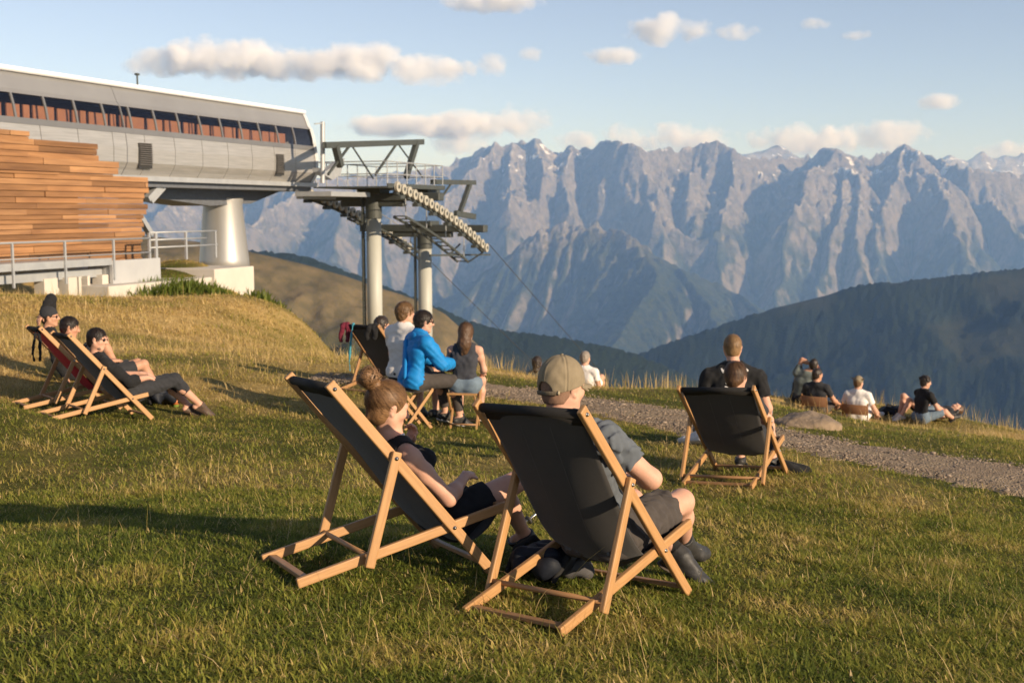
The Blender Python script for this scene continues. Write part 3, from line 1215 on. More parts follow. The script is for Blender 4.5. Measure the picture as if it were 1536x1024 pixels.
def surface_nets(G, lo, h):
    S = G < 0
    nx, ny, nz = (np.array(G.shape) - 1)
    c = np.zeros((nx, ny, nz), np.int8)
    for dx in (0, 1):
        for dy in (0, 1):
            for dz in (0, 1):
                c += S[dx:dx + nx, dy:dy + ny, dz:dz + nz]
    act = np.nonzero((c > 0) & (c < 8))
    num = len(act[0])
    vid = np.full((nx, ny, nz), -1, np.int32)
    vid[act] = np.arange(num)
    pos = np.zeros((num, 3))
    cnt = np.zeros(num)
    corners = [(0, 0, 0), (1, 0, 0), (0, 1, 0), (1, 1, 0), (0, 0, 1), (1, 0, 1), (0, 1, 1), (1, 1, 1)]
    for i, a in enumerate(corners):
        for b in corners[i + 1:]:
            if sum(abs(p - q) for p, q in zip(a, b)) != 1:
                continue
            ga = G[act[0] + a[0], act[1] + a[1], act[2] + a[2]]
            gb = G[act[0] + b[0], act[1] + b[1], act[2] + b[2]]
            m = (ga < 0) != (gb < 0)
            t = np.where(m, ga / np.where(m, ga - gb, 1), 0)
            pa, pb = np.array(a, float), np.array(b, float)
            pos += np.where(m[:, None], pa + t[:, None] * (pb - pa), 0)
            cnt += m
    pos = pos / cnt[:, None] + np.stack(act, 1)
    V = lo + h * pos
    Q = []
    for axis in range(3):
        a1, a2 = (axis + 1) % 3, (axis + 2) % 3
        sl0 = [slice(1, -1)] * 3
        sl0[axis] = slice(0, -1)
        sl1 = [slice(1, -1)] * 3
        sl1[axis] = slice(1, None)
        A, B = S[tuple(sl0)], S[tuple(sl1)]
        e = np.nonzero(A != B)
        base = np.stack(e, 1)
        base[:, a1] += 1
        base[:, a2] += 1
        flip = B[e]

        def cell(o1, o2):
            q = base.copy()
            q[:, a1] -= o1
            q[:, a2] -= o2
            return vid[q[:, 0], q[:, 1], q[:, 2]]
        f = np.stack([cell(1, 1), cell(0, 1), cell(0, 0), cell(1, 0)], 1)
        f[flip] = f[flip][:, ::-1]
        Q.append(f)
    Q = np.concatenate(Q)
    Q = Q[(Q >= 0).all(1)]
    return V, Q


SKIN = dict(light=mat('skin_light', (0.58, 0.34, 0.24), 0.58, (0.47, 0.245, 0.165), 11, 7, 0.0010, 90, sss=0.03, spec=0.3, contrast=.8),
            tan=mat('skin_tanned', (0.50, 0.275, 0.175), 0.58, (0.40, 0.20, 0.125), 11, 7, 0.0010, 90, sss=0.03, spec=0.3, contrast=.8))


def cloth(name, col, var=0.8, bump=0.0008, rough=0.9, sheen=0.04):
    return mat(name, col, rough, tuple(c * var for c in col), 26, 6, bump, 420, spec=0.2, sheen=sheen)


STRAND = 'same as the hair'


def hair_mat(name, col, col2):
    return mat(name, col, 0.5, col2, 30, 6, 0.0025, 30, stretch=(6, 6, 0.8), spec=0.4, contrast=1.5, isl=.4)


HAIR = dict(brown=hair_mat('hair_brown', (0.115, 0.060, 0.028), (0.055, 0.028, 0.013)),
            dark=hair_mat('hair_dark', (0.028, 0.018, 0.012), (0.012, 0.008, 0.006)),
            fair=hair_mat('hair_fair', (0.34, 0.20, 0.085), (0.20, 0.115, 0.045)),
            light=hair_mat('hair_light_brown', (0.20, 0.11, 0.045), (0.11, 0.058, 0.024)),
            grey=hair_mat('hair_grey', (0.36, 0.30, 0.24), (0.20, 0.16, 0.13)))


def hand(F, w, d, n, side, k=1.0, curl=0.5, thumb=0.5, spread=1.0, r=1.0):
    """palm, four fingers of different length and a thumb; d towards the knuckles, n out of the palm, side +1 when the thumb is on +cross(d,n)"""
    d = nrm(d)
    n = nrm(n - (n @ d) * d)
    s = np.cross(d, n) * side
    w = np.asarray(w, float)
    F.cone(w, w + d * .03 * k, .024 * k, .026 * k, .02, n, 1.35)
    F.cone(w + (d * .03 + s * .020) * k, w + (d * .082 + s * .028) * k, .017 * k, .0125 * k, .015)
    F.cone(w + (d * .03 - s * .012) * k, w + (d * .080 - s * .026) * k, .017 * k, .0115 * k, .015)
    F.cone(w + (d * .035 + s * .004) * k, w + (d * .086 + s * .002) * k, .016 * k, .0125 * k, .015)
    for i, (o, L, rr) in enumerate(((.030, .072, .0092), (.0105, .080, .0095), (-.0095, .075, .0090), (-.028, .058, .0080))):
        p = w + (d * (.086 - .006 * abs(i - 1)) + s * o * spread) * k
        a = curl * (0.55 + 0.12 * i)
        dd = nrm(d + s * o * 1.6 * (spread - 0.6))
        for j, (fr, rf) in enumerate(((.44, 1.0), (.31, .93), (.25, .82))):
            a2 = a * (1.0 + 0.75 * j)
            dirn = nrm(dd * math.cos(a2) + n * math.sin(a2))
            q = p + dirn * L * fr * k
            F.cone(p, q, rr * rf * k * r, rr * (rf - .07) * k * r, .006 if j == 0 else .004)
            p = q
    p = w + (d * .022 + s * .026) * k
    t1 = nrm(d * .62 + s * .62 + n * .35 * thumb)
    q = p + t1 * .040 * k
    F.cone(p, q, .0135 * k, .0112 * k, .012)
    t2 = nrm(d * .85 + s * .22 + n * .6 * thumb)
    F.cone(q, q + t2 * .030 * k, .0108 * k * r, .0090 * k * r, .005)


class Person:
    """J: joints in world space. head frame: hf forward, hu up."""

    def __init__(self, J, k=1.0, female=False, wid=1.0, fat=1.0):
        self.J = {a: np.asarray(b, float) for a, b in J.items()}
        J = self.J
        self.k, self.f, self.fat, self.wid = k, female, fat, wid
        self.lat = nrm(J['sR'] - J['sL'])
        self.hlat = nrm(J['hR'] - J['hL'])
        self.up = nrm(J['neck'] - J['pel'])
        self.fwd = nrm(np.cross(self.up, self.lat))      # chest faces this way
        self.hf = nrm(J['hf'])
        hu = J.get('hu', V3(0, 0, 1))
        self.hr = nrm(np.cross(self.hf, hu))
        self.hu = np.cross(self.hr, self.hf)

    def H(self, x, y, z):
        """head space (right, forward, up) in metres for an adult -> world"""
        return self.J['head'] + (self.hr * x + self.hf * y + self.hu * z) * self.k ** 0.6

    def hR(self):
        return np.stack([self.hr, self.hf, self.hu], 1)

    # ---- groups of primitives
    def torso(self, F, g=0.0, lower=True):
        J, k, fat = self.J, self.k, self.fat
        up, lat, fw = self.up, self.lat, self.fwd
        L = np.linalg.norm(J['neck'] - J['pel'])
        ch = J.get('che', J['pel'] + up * L * 0.62 - fw * 0.015)
        wa = J.get('wai', J['pel'] + up * L * 0.28 - fw * 0.005)
        fl = dict(flat=fw, s=1.45)
        hw = .060 * k
        rw = (.098 if not self.f else .086) * k * fat
        rc = (.108 if not self.f else .092) * k * fat ** .5
        cw = .062 * k * self.wid
        for sg in (-1, 1):
            F.cone(J['pel'] + self.hlat * sg * hw, wa + lat * sg * .045 * k, (.105 if not self.f else .108) * k * fat + g, rw + g, .05, **fl)
            F.cone(wa + lat * sg * .045 * k, ch + lat * sg * cw, rw + g, rc + g, .05, **fl)
            F.cone(ch + lat * sg * cw, J['neck'] - up * .055 * k + lat * sg * .055 * k, rc + g, .062 * k + g, .05, **fl)
            s = J['sR'] if sg > 0 else J['sL']
            F.cone(J['neck'] - up * .045 * k, s, .058 * k + g, .052 * k + g, .05)
            F.cone(J['neck'] + up * .015 * k, s - up * .01 * k, .046 * k + g, .032 * k + g, .05)
            if self.f:
                F.ell(ch + fw * .075 * k + lat * sg * .062 * k + up * .0 * k, np.stack([lat, fw, up], 1), (V3(.058, .062, .06) * k + g), .03)
        if lower:
            for sg, h in ((-1, 'hL'), (1, 'hR')):
                F.ell(J[h] - fw * .02 * k, np.eye(3), V3(.098, .098, .098) * k * fat + g, .05)

    def arm(self, F, s, g=0.0, upper=True, fore=True, t1=None, ft1=None, k_=0.03):
        J, k = self.J, self.k * (0.92 if self.f else 1.0)
        S, E, W_ = J['s' + s], J['e' + s], J['w' + s]
        if upper:
            F.cone(S, E, .054 * k + g, .041 * k + g, k_, t1=t1)
            if t1 is None:
                F.ell(S * .62 + E * .38, np.eye(3), V3(.046, .046, .052) * k + g, .03)
        if fore:
            m = E * .7 + W_ * .3
            F.cone(E, m, .040 * k + g, .042 * k + g, k_)
            F.cone(m, W_, .042 * k + g, .027 * k + g, k_, t1=ft1)

    def leg(self, F, s, g=0.0, thigh=True, shin=True, t1=None, st1=None, k_=0.03):
        J, k = self.J, self.k
        Hh, K, A = J['h' + s], J['k' + s], J['a' + s]
        ft = self.fat ** .5 * (1.03 if self.f else 1)
        if thigh:
            F.cone(Hh, K, .088 * k * ft + g, .055 * k + g, k_, t1=t1)
        if shin:
            back = nrm(np.cross(nrm(A - K), self.hlat))
            toe = J['t' + s] - A
            if back @ toe > 0:
                back = -back
            m = K * .68 + A * .32 + back * .012 * k
            F.cone(K, m, .052 * k + g, .054 * k + g, k_)
            F.cone(m, A, .054 * k + g, .034 * k + g, k_, t1=st1)
            F.ell(K, np.eye(3), V3(.053, .053, .053) * k + g, .02)

    def foot(self, F, s, g=0.0, k_=0.02):
        J, k = self.J, self.k
        A, T = J['a' + s], J['t' + s]
        d = nrm(T - A)
        up = nrm(nrm(J['k' + s] - A) - (nrm(J['k' + s] - A) @ d) * d)
        lat = np.cross(d, up)
        sole = A - up * .045 * k
        heel = sole - d * .045 * k
        ball = A + d * .125 * k - up * .058 * k
        F.cone(A, heel + up * .005, .036 * k + g, .033 * k + g, k_)
        F.cone(A, ball, .038 * k + g, .027 * k + g, k_)
        F.cone(heel, ball, .034 * k + g, .034 * k + g, k_, up, 1.25)
        F.cone(ball - lat * .016 * k, ball + d * .055 * k - up * .004 - lat * .01 * k, .028 * k + g, .022 * k + g, k_, up, 1.3)
        F.cone(ball + lat * .016 * k, ball + d * .05 * k - up * .004 + lat * .01 * k, .026 * k + g, .020 * k + g, k_, up, 1.3)

    def headf(self, F, ears=True):
        H, R, k = self.H, self.hR(), self.k ** 0.6
        F.ell(H(0, -.012, .028), R, V3(.075, .096, .090) * k, .02)
        F.ell(H(0, .024, -.03), R, V3(.062, .068, .080) * k, .03)
        F.cone(H(0, .02, -.065), H(0, .066, -.098), .050 * k, .021 * k, .025)
        for s in (-1, 1):
            F.cone(H(s * .050, .002, -.05), H(s * .020, .064, -.098), .024 * k, .016 * k, .025)
            F.cone(H(s * .014, .086, .022), H(s * .045, .070, .018), .012 * k, .012 * k, .015)
            F.cone(H(s * .040, .066, -.02), H(s * .048, .050, -.03), .020 * k, .018 * k, .02)
            if ears:
                F.ell(H(s * .077, -.006, -.010), R @ np.array([[1, 0, s * .35], [0, 1, .2], [-s * .35, -.2, 1]]) / 1.08, V3(.0085, .019, .032) * k, .006)
                F.ell(H(s * .078, -.002, -.034), R, V3(.007, .010, .011) * k, .006)
        F.cone(H(0, .090, .014), H(0, .112, -.026), .0085 * k, .0125 * k, .012)
        for s in (-1, 1):
            F.cone(H(s * .010, .098, -.030), H(s * .010, .094, -.030), .009 * k, .009 * k, .008)
        F.cone(H(-.020, .080, -.060), H(.020, .080, -.060), .0075 * k, .0075 * k, .008)
        F.cone(H(0, .0865, -.058), H(0, .0865, -.060), .0085 * k, .0085 * k, .010)
        F.cone(H(-.017, .078, -.072), H(.017, .078, -.072), .0085 * k, .0085 * k, .008)
        F.cone(self.J['neck'] - self.up * .02 * self.k, H(0, -.022, -.055), (.056 if not self.f else .047) * self.k, (.053 if not self.f else .045) * self.k, .03)

    # ---- meshes
    def body(self, h, hands, feet=True):
        F = Field()
        self.torso(F, -0.004)
        self.headf(F)
        for s in 'LR':
            self.arm(F, s)
            self.leg(F, s)
            self.foot(F, s, -0.004)
            hd = hands.get(s)
            J = self.J
            dflt = nrm(J['w' + s] - J['e' + s])
            if hd is None:
                hd = {}
            hand(F, J['w' + s], hd.get('d', dflt), hd.get('n', V3(0, 0, -1) + 0.001), hd.get('side', 1 if s == 'L' else -1), self.k * (.9 if self.f else 1),
                 hd.get('curl', .55), hd.get('thumb', .6), hd.get('spread', 1.0), hd.get('r', 1.0))
        return F.mesh(h)

    def shirt(self, h, g=.010, sleeve=.55, hem=-.02, neck=.072, wr=.0035, seed=1, loose=0.0, tank=False, wf=72):
        F = Field()
        J, k = self.J, self.k
        self.torso(F, g + loose, lower=hem < -.03)
        for s in 'LR':
            if not tank and sleeve > 0:
                self.arm(F, s, g + .006, True, sleeve > 1, t1=min(sleeve, 1.0) if sleeve < 1 else None, ft1=(sleeve - 1) if 1 < sleeve < 2 else None, k_=.02)
        F.wrinkle(wr if wf > 80 else wr * .62, wf, None, seed)
        F.cut(J['pel'] + self.up * hem, -self.up)
        F.carve_cone(J['neck'] + self.up * .02 * k + self.fwd * .012, J['neck'] + self.up * .2 * k, neck * k)
        if tank:
            for s in 'LR':
                out = self.lat * (1 if s == 'R' else -1)
                F.carve(J['s' + s] + out * .030 * k + self.up * .015 * k, .088 * k)
            F.carve(J['neck'] + self.up * .06 * k + self.fwd * .06 * k, .11 * k)
        return F.mesh(h)

    def trousers(self, h, g=.014, thigh=.62, shin=0.0, wr=.003, seed=3, top=.09, flare=0.0, wf=68):
        F = Field()
        J, k = self.J, self.k
        L = np.linalg.norm(J['neck'] - J['pel'])
        wa = J.get('wai', J['pel'] + self.up * L * 0.28 - self.fwd * 0.005)
        for sg in (-1, 1):
            a = J['pel'] + self.hlat * sg * .060 * k
            b = wa + self.lat * sg * .045 * k
            rw = (.098 if not self.f else .086) * k * self.fat
            F.cone(a, b, (.105 if not self.f else .108) * k * self.fat + g, rw + g, .05, flat=self.fwd, s=1.45, t1=max(.02, top * k / np.linalg.norm(b - a)))
        F.cone(J['hL'], J['hR'], .090 * k * self.fat + g, .090 * k * self.fat + g, .05)
        for s in 'LR':
            F.ell(J['h' + s] - self.fwd * .012 * k, np.eye(3), V3(.094, .094, .094) * k * self.fat + g, .06)
        for s in 'LR':
            F.cone(J['h' + s], J['k' + s], .092 * k * self.fat ** .5 + g, .060 * k + g + flare, .03, t1=thigh if thigh < 1 else None)
            if shin > 0:
                m = J['k' + s] * (1 - shin) + J['a' + s] * shin
                F.cone(J['k' + s], m, .058 * k + g, .050 * k + g - .006 * shin, .03, t1=1.0)
        F.wrinkle(wr if wf > 80 else wr * .62, wf, None, seed)
        return F.mesh(h)

    def shoe(self, s, h, g=.007, low=True):
        F = Field()
        J = self.J
        self.foot(F, s, g)
        if not low:
            F.cone(J['a' + s], J['a' + s] + nrm(J['k' + s] - J['a' + s]) * .05 * self.k, .042 * self.k, .045 * self.k, .02, t1=1.0)
        F.cut(J['a' + s] + nrm(J['k' + s] - J['a' + s]) * (.012 if low else .055) * self.k, nrm(J['k' + s] - J['a' + s]))
        F.wrinkle(.0012, 90, None, 5)
        return F.mesh(h)

    def sock(self, s, h, ln=.09):
        F = Field()
        J, k = self.J, self.k
        d = J['k' + s] - J['a' + s]
        F.cone(J['a' + s], J['a' + s] + nrm(d) * ln * k, .040 * k, .043 * k, 0, t1=1.0)
        return F.mesh(h)

    def hair(self, h, g=.010, line=.02, tilt=(.75, -.66), rough=.0025, extra=None, nape=-.11, seed=2):
        F = Field()
        H, R, k = self.H, self.hR(), self.k ** 0.6
        F.ell(H(0, -.014, .030), R, (V3(.076, .097, .091) + g) * k, .02)
        F.ell(H(0, -.035, -.035), R, (V3(.058, .062, .060) + g) * k, .03)
        if extra:
            extra(F)
        F.wrinkle(rough, 130, None, seed)
        F.cuts.append(lambda p, c=H(0, 0, 0), n=nrm(self.hf * tilt[0] + self.hu * tilt[1]), o=line * k: (p - c) @ n - o)
        if nape is not None:
            F.cut(H(0, 0, nape), -self.hu)
        return F.mesh(h)


def strands(P, n, mode='short', ln=.035, g=.010, line=.02, tilt=(.75, -.66), nape=-.10, wd=.0016, lift=.006, seed=1, tail=.22):
    """loose ribbons of hair combed over the skull: short (from the crown), bun (towards the knot) or long (down the back)"""
    rr = np.random.default_rng(seed)
    c = V3(0, -.014, .030)
    R = V3(.076, .097, .091) + g
    v = rr.normal(size=(n * 4, 3))
    v /= np.linalg.norm(v, axis=1)[:, None]
    p = c + v * R
    k = (p[:, 1] * tilt[0] + p[:, 2] * tilt[1] < line * np.hypot(*tilt) + rr.normal(0, .003, len(p))) & (p[:, 2] > nape + .02)
    v = v[k][:n]
    n = len(v)
    goal = nrm({'short': V3(0, -.25, 1.0), 'bun': V3(0, -.95, .75), 'long': V3(0, .15, 1.0)}[mode])
    ns = 6
    sgn = -1.0 if mode != 'bun' else 1.0
    t = v - (v @ goal)[:, None] * goal
    t = (goal[None] - (v @ goal)[:, None] * v) * sgn
    t /= np.maximum(np.linalg.norm(t, axis=1), 1e-6)[:, None]
    t = t + rr.normal(0, .16 if mode == 'short' else .07, (n, 3))
    t -= (t * v).sum(1)[:, None] * v
    t /= np.maximum(np.linalg.norm(t, axis=1), 1e-6)[:, None]
    if mode == 'bun':
        L = np.arccos(np.clip(v @ goal, -1, 1)) * rr.uniform(.5, 1.0, n)
    elif mode == 'long':
        L = np.full(n, 1.0) * rr.uniform(.5, 1.0, n)
    else:
        L = ln / R.mean() * rr.uniform(.6, 1.3, n)
    lf = lift * rr.random(n) ** 2
    rows = []
    prev = None
    for j in range(ns + 1):
        s = j / ns
        a = L * s
        d = v * np.cos(a)[:, None] + t * np.sin(a)[:, None]
        q = c + d * R * (1 + ((lf * (s if mode == 'short' else math.sin(3.1 * s)) + .0008) / R.mean())[:, None])
        if mode == 'long' and j >= 3:
            e = (j - 2) / (ns - 2)
            q = prev + np.stack([-prev[:, 0] * .12, np.where(prev[:, 1] > -.05, -.03, -.004), np.full(n, -tail / (ns - 2)) * (.5 + .8 * (L - .5))], 1)
        side = np.cross(t, d)
        side /= np.maximum(np.linalg.norm(side, axis=1), 1e-6)[:, None]
        w = (wd * (1 - .6 * s) * .5)
        rows += [q - side * w, q + side * w]
        prev = q
    V = np.stack(rows, 1).reshape(-1, 3)
    if mode == 'bun':
        b = V3(0, -.135, .125)
        m = 420
        ax = rr.normal(size=(m, 3))
        ax /= np.linalg.norm(ax, axis=1)[:, None]
        o = np.cross(ax, rr.normal(size=(m, 3)))
        o /= np.linalg.norm(o, axis=1)[:, None]
        o2 = np.cross(ax, o)
        rd = .045 + .024 * rr.random(m) ** 3
        rows = []
        for j in range(ns + 1):
            a = j / ns * 2.0
            d = o * math.cos(a) + o2 * math.sin(a)
            q = b + d * rd[:, None]
            rows += [q - ax * wd * .6, q + ax * wd * .6]
        V = np.concatenate([V, np.stack(rows, 1).reshape(-1, 3)])
        n += m
    per = 2 * (ns + 1)
    f = np.array([[2 * k_, 2 * k_ + 1, 2 * k_ + 3, 2 * k_ + 2] for k_ in range(ns)])
    Fc = (np.arange(n)[:, None, None] * per + f[None]).reshape(-1, 4)
    kk = P.k ** .6
    Wd = P.J['head'] + (V[:, :1] * P.hr + V[:, 1:2] * P.hf + V[:, 2:3] * P.hu) * kk
    return ('strands', np_mesh('strands', Wd, Fc), STRAND)


def person(label, P, group, h, hands, skin='light', wear=(), cat='person', base=None):
    """wear: list of (name, mesh, material[, children])"""
    b = base if base is not None else P.J['pel']
    root = thing('person', label, cat, (float(b[0]), float(b[1]), float(b[2])), 0.0, group)
    inv = Matrix.Translation(-Vector([float(c) for c in b]))

    def put(name, me, m, parent):
        me.transform(inv)
        o = link_mesh(name, me, m, parent)
        return o
    put('body', P.body(h, hands), SKIN[skin], root)
    out = {}
    for w in wear:
        o = put(w[0], w[1], w[2], root)
        out[w[0]] = o
        for c in (w[3] if len(w) > 3 else ()):
            c[1].transform(inv)
            link_mesh(c[0], c[1], w[2] if c[2] is STRAND else c[2], o)
    return root, inv, out
# ------------------------------------------------------------------ deck chairs
WOOD = mat('oiled_wood', (0.455, 0.255, 0.105), 0.5, (0.32, 0.165, 0.062), 9, 7, 0.0006, 40, stretch=(0.6, 9, 9), spec=0.4)
WOOD2 = mat('dark_wood', (0.36, 0.195, 0.085), 0.5, (0.25, 0.13, 0.055), 9, 7, 0.0006, 40, stretch=(0.6, 9, 9), spec=0.35)
CANVAS = mat('black_canvas', (0.046, 0.042, 0.038), 0.85, (0.038, 0.035, 0.032), 9, 4, 0.0005, 900, spec=0.25, sheen=0.15)
CANVAS_HEM = mat('canvas_hem', (0.022, 0.021, 0.020), 0.85, (0.016, 0.015, 0.015), 60, 4, 0.0004, 500, spec=0.2)
STEEL = mat('bolt_steel', (0.45, 0.44, 0.42), 0.35, None, 50, 2, metal=1.0)

SHAPE = {'M': (.433, -.4231, .9023, -.5283, .4673, .3223, .6401, .2307, .5719), 'W': (.402, -.408, .878, -.5253, .4802, .3008, .6372, .3042, .5766),
         'R': (.4373, -.4547, .7468, -.4863, .4525, .2787, .6369, .1259, .5909), 'L': (.4971, -.3954, .8743, -.528, .43, .262, .6132, .3236, .5796)}


def catmull(pts, n):
    pts = np.array(pts, float)
    P = np.vstack([2 * pts[0] - pts[1], pts, 2 * pts[-1] - pts[-2]])
    out = []
    for i in range(len(pts) - 1):
        p0, p1, p2, p3 = P[i:i + 4]
        for t in np.linspace(0, 1, n, endpoint=False):
            out.append(0.5 * ((2 * p1) + (-p0 + p2) * t + (2 * p0 - 5 * p1 + 4 * p2 - p3) * t * t + (-p0 + 3 * p1 - 3 * p2 + p3) * t ** 3))
    out.append(pts[-1])
    return np.array(out)


def deck_chair(M, sh, label, sling, belly=0.03, wood=None, seams=True, canvas=None, group='wooden deck chairs with black canvas'):
    wood = wood or WOOD
    ya, yt, zt, yb, yf, zf, sc, tc, wA = sh
    root = thing('deck_chair', label, 'deck chair', group=group, M=M)
    A0, A1 = V3(0, ya, 0.012), V3(0, yt, zt)
    B0, B1 = V3(0, yb, 0.022), V3(0, yf, zf)
    AC = A0 + (A1 - A0) * sc
    CB = B0 + (B1 - B0) * tc
    X = V3(1, 0, 0)
    dA, dB, dC = nrm(A1 - A0), nrm(B1 - B0), nrm(AC - CB)
    xA, xB, xC = wA / 2, wA / 2 - .028, wA / 2 + .028
    m2 = np.linalg.solve(np.array([(A1 - A0)[1:], -(B1 - B0)[1:]]).T, (B0 - A0)[1:])
    AB = A0 + (A1 - A0) * m2[0]
    for s in (-1, 1):
        timber('back_rail', root, A0 + X * s * xA - dA * .01, A1 + X * s * xA + dA * .035, .026, .050, (0, dA[2], -dA[1]), wood, .006)
        timber('seat_rail', root, B0 + X * s * xB - dB * .02, B1 + X * s * xB + dB * .03, .026, .046, (0, dB[2], -dB[1]), wood, .006)
        timber('prop_leg', root, CB + X * s * xC - dC * .035, AC + X * s * xC + dC * .030, .026, .046, (0, dC[2], -dC[1]), wood, .006)
        for p, x in ((AC, xC + .0135), (AB, xA + .0135), (A1, xA + .0135)):
            b = MB()
            for r, w, o in ((.0095, .002, 0), (.0055, .006, .002)):
                b.tube(p + X * s * (x + o), p + X * s * (x + o + w), r, n=12)
            b.build('bolt', STEEL, root, True)
    b = MB()
    b.tube(CB - X * (xC + .01) + V3(0, .0, .012), CB + X * (xC + .01) + V3(0, .0, .012), .0125, n=12)
    b.build('prop_dowel', WOOD2, root, True)
    timber('rear_crossbar', root, B0 + dB * .03 - X * (xB - .013) , B0 + dB * .03 + X * (xB - .013), .040, .020, (0, 0, 1), WOOD2, .004)
    timber('foot_crossbar', root, A0 + dA * .045 - X * (xA - .013), A0 + dA * .045 + X * (xA - .013), .034, .020, (0, 0, 1), WOOD2, .004)
    timber('seat_crossbar', root, B1 - X * (xB + .012) + dB * .004, B1 + X * (xB + .012) + dB * .004, .030, .026, (0, dB[2], -dB[1]), WOOD2, .006)
    b = MB()
    b.tube(A1 - X * (xA - .012), A1 + X * (xA - .012), .016, n=14)
    b.build('top_bar', WOOD2, root, True)
    # sling: wraps the top bar, hangs under the sitter, ends on the seat crossbar
    prof = catmull(sling, 10)
    n = len(prof)
    nu = 27
    t = np.linspace(0, 1, n)
    w = (xA - .020) * (1 - t) + (xB - .016) * t
    q = np.linspace(-1, 1, nu)
    tang = np.gradient(prof, axis=0)
    tang /= np.linalg.norm(tang, axis=1)[:, None]
    nor = np.stack([-tang[:, 1], tang[:, 0]], 1)      # towards the sitter (up, forward)
    nor *= np.sign(nor[:, 1:2] + 1e-9)
    bel = belly * np.sin(np.pi * np.clip(t * 1.02, 0, 1)) ** 0.7
    sagc = bel[:, None] * ((1 - q[None, :] ** 2) ** 1.0 - 0.30)
    sagc *= np.sin(np.pi * t)[:, None] ** 0.4
    rip = .0022 * (fbm(q[None, :] * 3 + 0 * t[:, None], t[:, None] * 14, 3, 33) - .5) * np.sin(np.pi * t)[:, None]
    Xs = w[:, None] * q[None, :] * (1 - .02 * np.sin(np.pi * t))[:, None]
    off = -sagc + rip
    Y = prof[:, 0:1] + nor[:, 0:1] * off
    Z = prof[:, 1:2] + nor[:, 1:2] * off
    th = .0022
    V = np.concatenate([np.stack([Xs, Y + nor[:, 0:1] * th, Z + nor[:, 1:2] * th], -1).reshape(-1, 3), np.stack([Xs, Y - nor[:, 0:1] * th, Z - nor[:, 1:2] * th], -1).reshape(-1, 3)])
    f = grid_faces(nu, n)
    N = nu * n
    rim = []
    loop = list(range(nu)) + [i * nu + nu - 1 for i in range(1, n)] + [(n - 1) * nu + j for j in range(nu - 2, -1, -1)] + [i * nu for i in range(n - 2, 0, -1)]
    for a, c in zip(loop, loop[1:] + loop[:1]):
        rim.append((a, a + N, c + N, c))
    F = np.concatenate([f, f[:, ::-1] + N, np.array(rim)])
    sl = link_mesh('canvas_sling', np_mesh('canvas_sling', V, F), canvas or CANVAS, root)
    # hem rolled over the top bar
    b = MB()
    b.tube(A1 - X * (xA - .021), A1 + X * (xA - .021), .0215, n=18)
    d = nrm(np.append(0, prof[4] - prof[0]))
    b.bar(A1 + d * .005 + V3(0, 0, -.002), A1 + d * .062, .0075, 2 * (xA - .021), (1, 0, 0))
    b.build('canvas_hem', CANVAS_HEM, sl, True)
    if seams:
        Vs, Fs = [], []
        for c in (-.30, .30):
            j = int(round((c + 1) / 2 * (nu - 1)))
            k = len(Vs)
            for i in range(4, n - 2):
                for dx in (-.0016, .0016):
                    Vs.append((Xs[i, j] + dx, Y[i, j] - nor[i, 0] * (th + .0009), Z[i, j] - nor[i, 1] * (th + .0009)))
                if i > 4:
                    m = len(Vs)
                    Fs.append((m - 4, m - 3, m - 1, m - 2))
        link_mesh('seam', np_mesh('seam', Vs, Fs), mat('seam_thread', (0.10, 0.095, 0.09), 0.9), sl)
    return root


SLING = {'M': [(-.423, .902), (-.305, .735), (-.145, .495), (-.02, .32), (.12, .212), (.30, .225), (.467, .322)],
         'W': [(-.408, .878), (-.24, .69), (-.10, .545), (.06, .350), (.17, .220), (.29, .140), (.40, .19), (.48, .30)],
         'L': [(-.395, .874), (-.22, .69), (-.10, .555), (.06, .385), (.2, .24), (.33, .17), (.43, .262)],
         'R': [(-.455, .747), (-.29, .585), (-.13, .41), (.0, .275), (.16, .19), (.32, .205), (.4525, .279)]}
MAT = {k: chair_matrix(POSE[k]) for k in POSE}


def beside(k, dx, dy, dyaw=0.0, tilt=None):
    """a frame dx to the right and dy ahead of frame k, standing on the meadow"""
    p = POSE[k]
    w = MAT[k] @ Vector((dx, dy, 0))
    return chair_matrix((w.x, w.y, gz(w.x, w.y) + .005, p[3] + dyaw, p[4], p[5]))


MAT['L2'] = beside('L', -.86, -.03, -.03)
cx, cy = at(572, 590, 15.6)[:2]
MAT['C'] = chair_matrix((cx, cy, gz(cx, cy), -.62, -.07, .03))

deck_chair(MAT['M'], SHAPE['M'], 'wooden deck chair whose taut black canvas holds the man in the cap', SLING['M'], .065)
deck_chair(MAT['W'], SHAPE['W'], 'wooden deck chair with black canvas holding the woman with the hair bun', SLING['W'], .03)
deck_chair(MAT['R'], SHAPE['R'], 'wooden deck chair standing alone by the gravel path, a dark-haired boy in it', SLING['R'], .03)
deck_chair(MAT['L'], SHAPE['L'], 'wooden deck chair under the man in black with sunglasses', SLING['L'], .03, seams=False)
deck_chair(MAT['L2'], SHAPE['L'], 'wooden deck chair with red canvas and a black strap hanging from its top', SLING['L'], .03, seams=False, canvas=mat('red_canvas', (0.50, 0.028, 0.035), .85, (0.40, 0.02, 0.028), 12, 4, .0005, 700), group='wooden deck chairs')
deck_chair(MAT['C'], SHAPE['L'], 'wooden deck chair with a maroon cloth over its top corner', SLING['L'], .03, WOOD2, seams=False)
# ------------------------------------------------------------------ people
def frame_pts(M, d):
    R = np.array(M.to_3x3())
    t = np.array(M.translation)
    out = {}
    for k, v in d.items():
        v = np.asarray(v, float)
        out[k] = R @ v if k in ('hf', 'hu', 'hu_') else R @ v + t
    return out


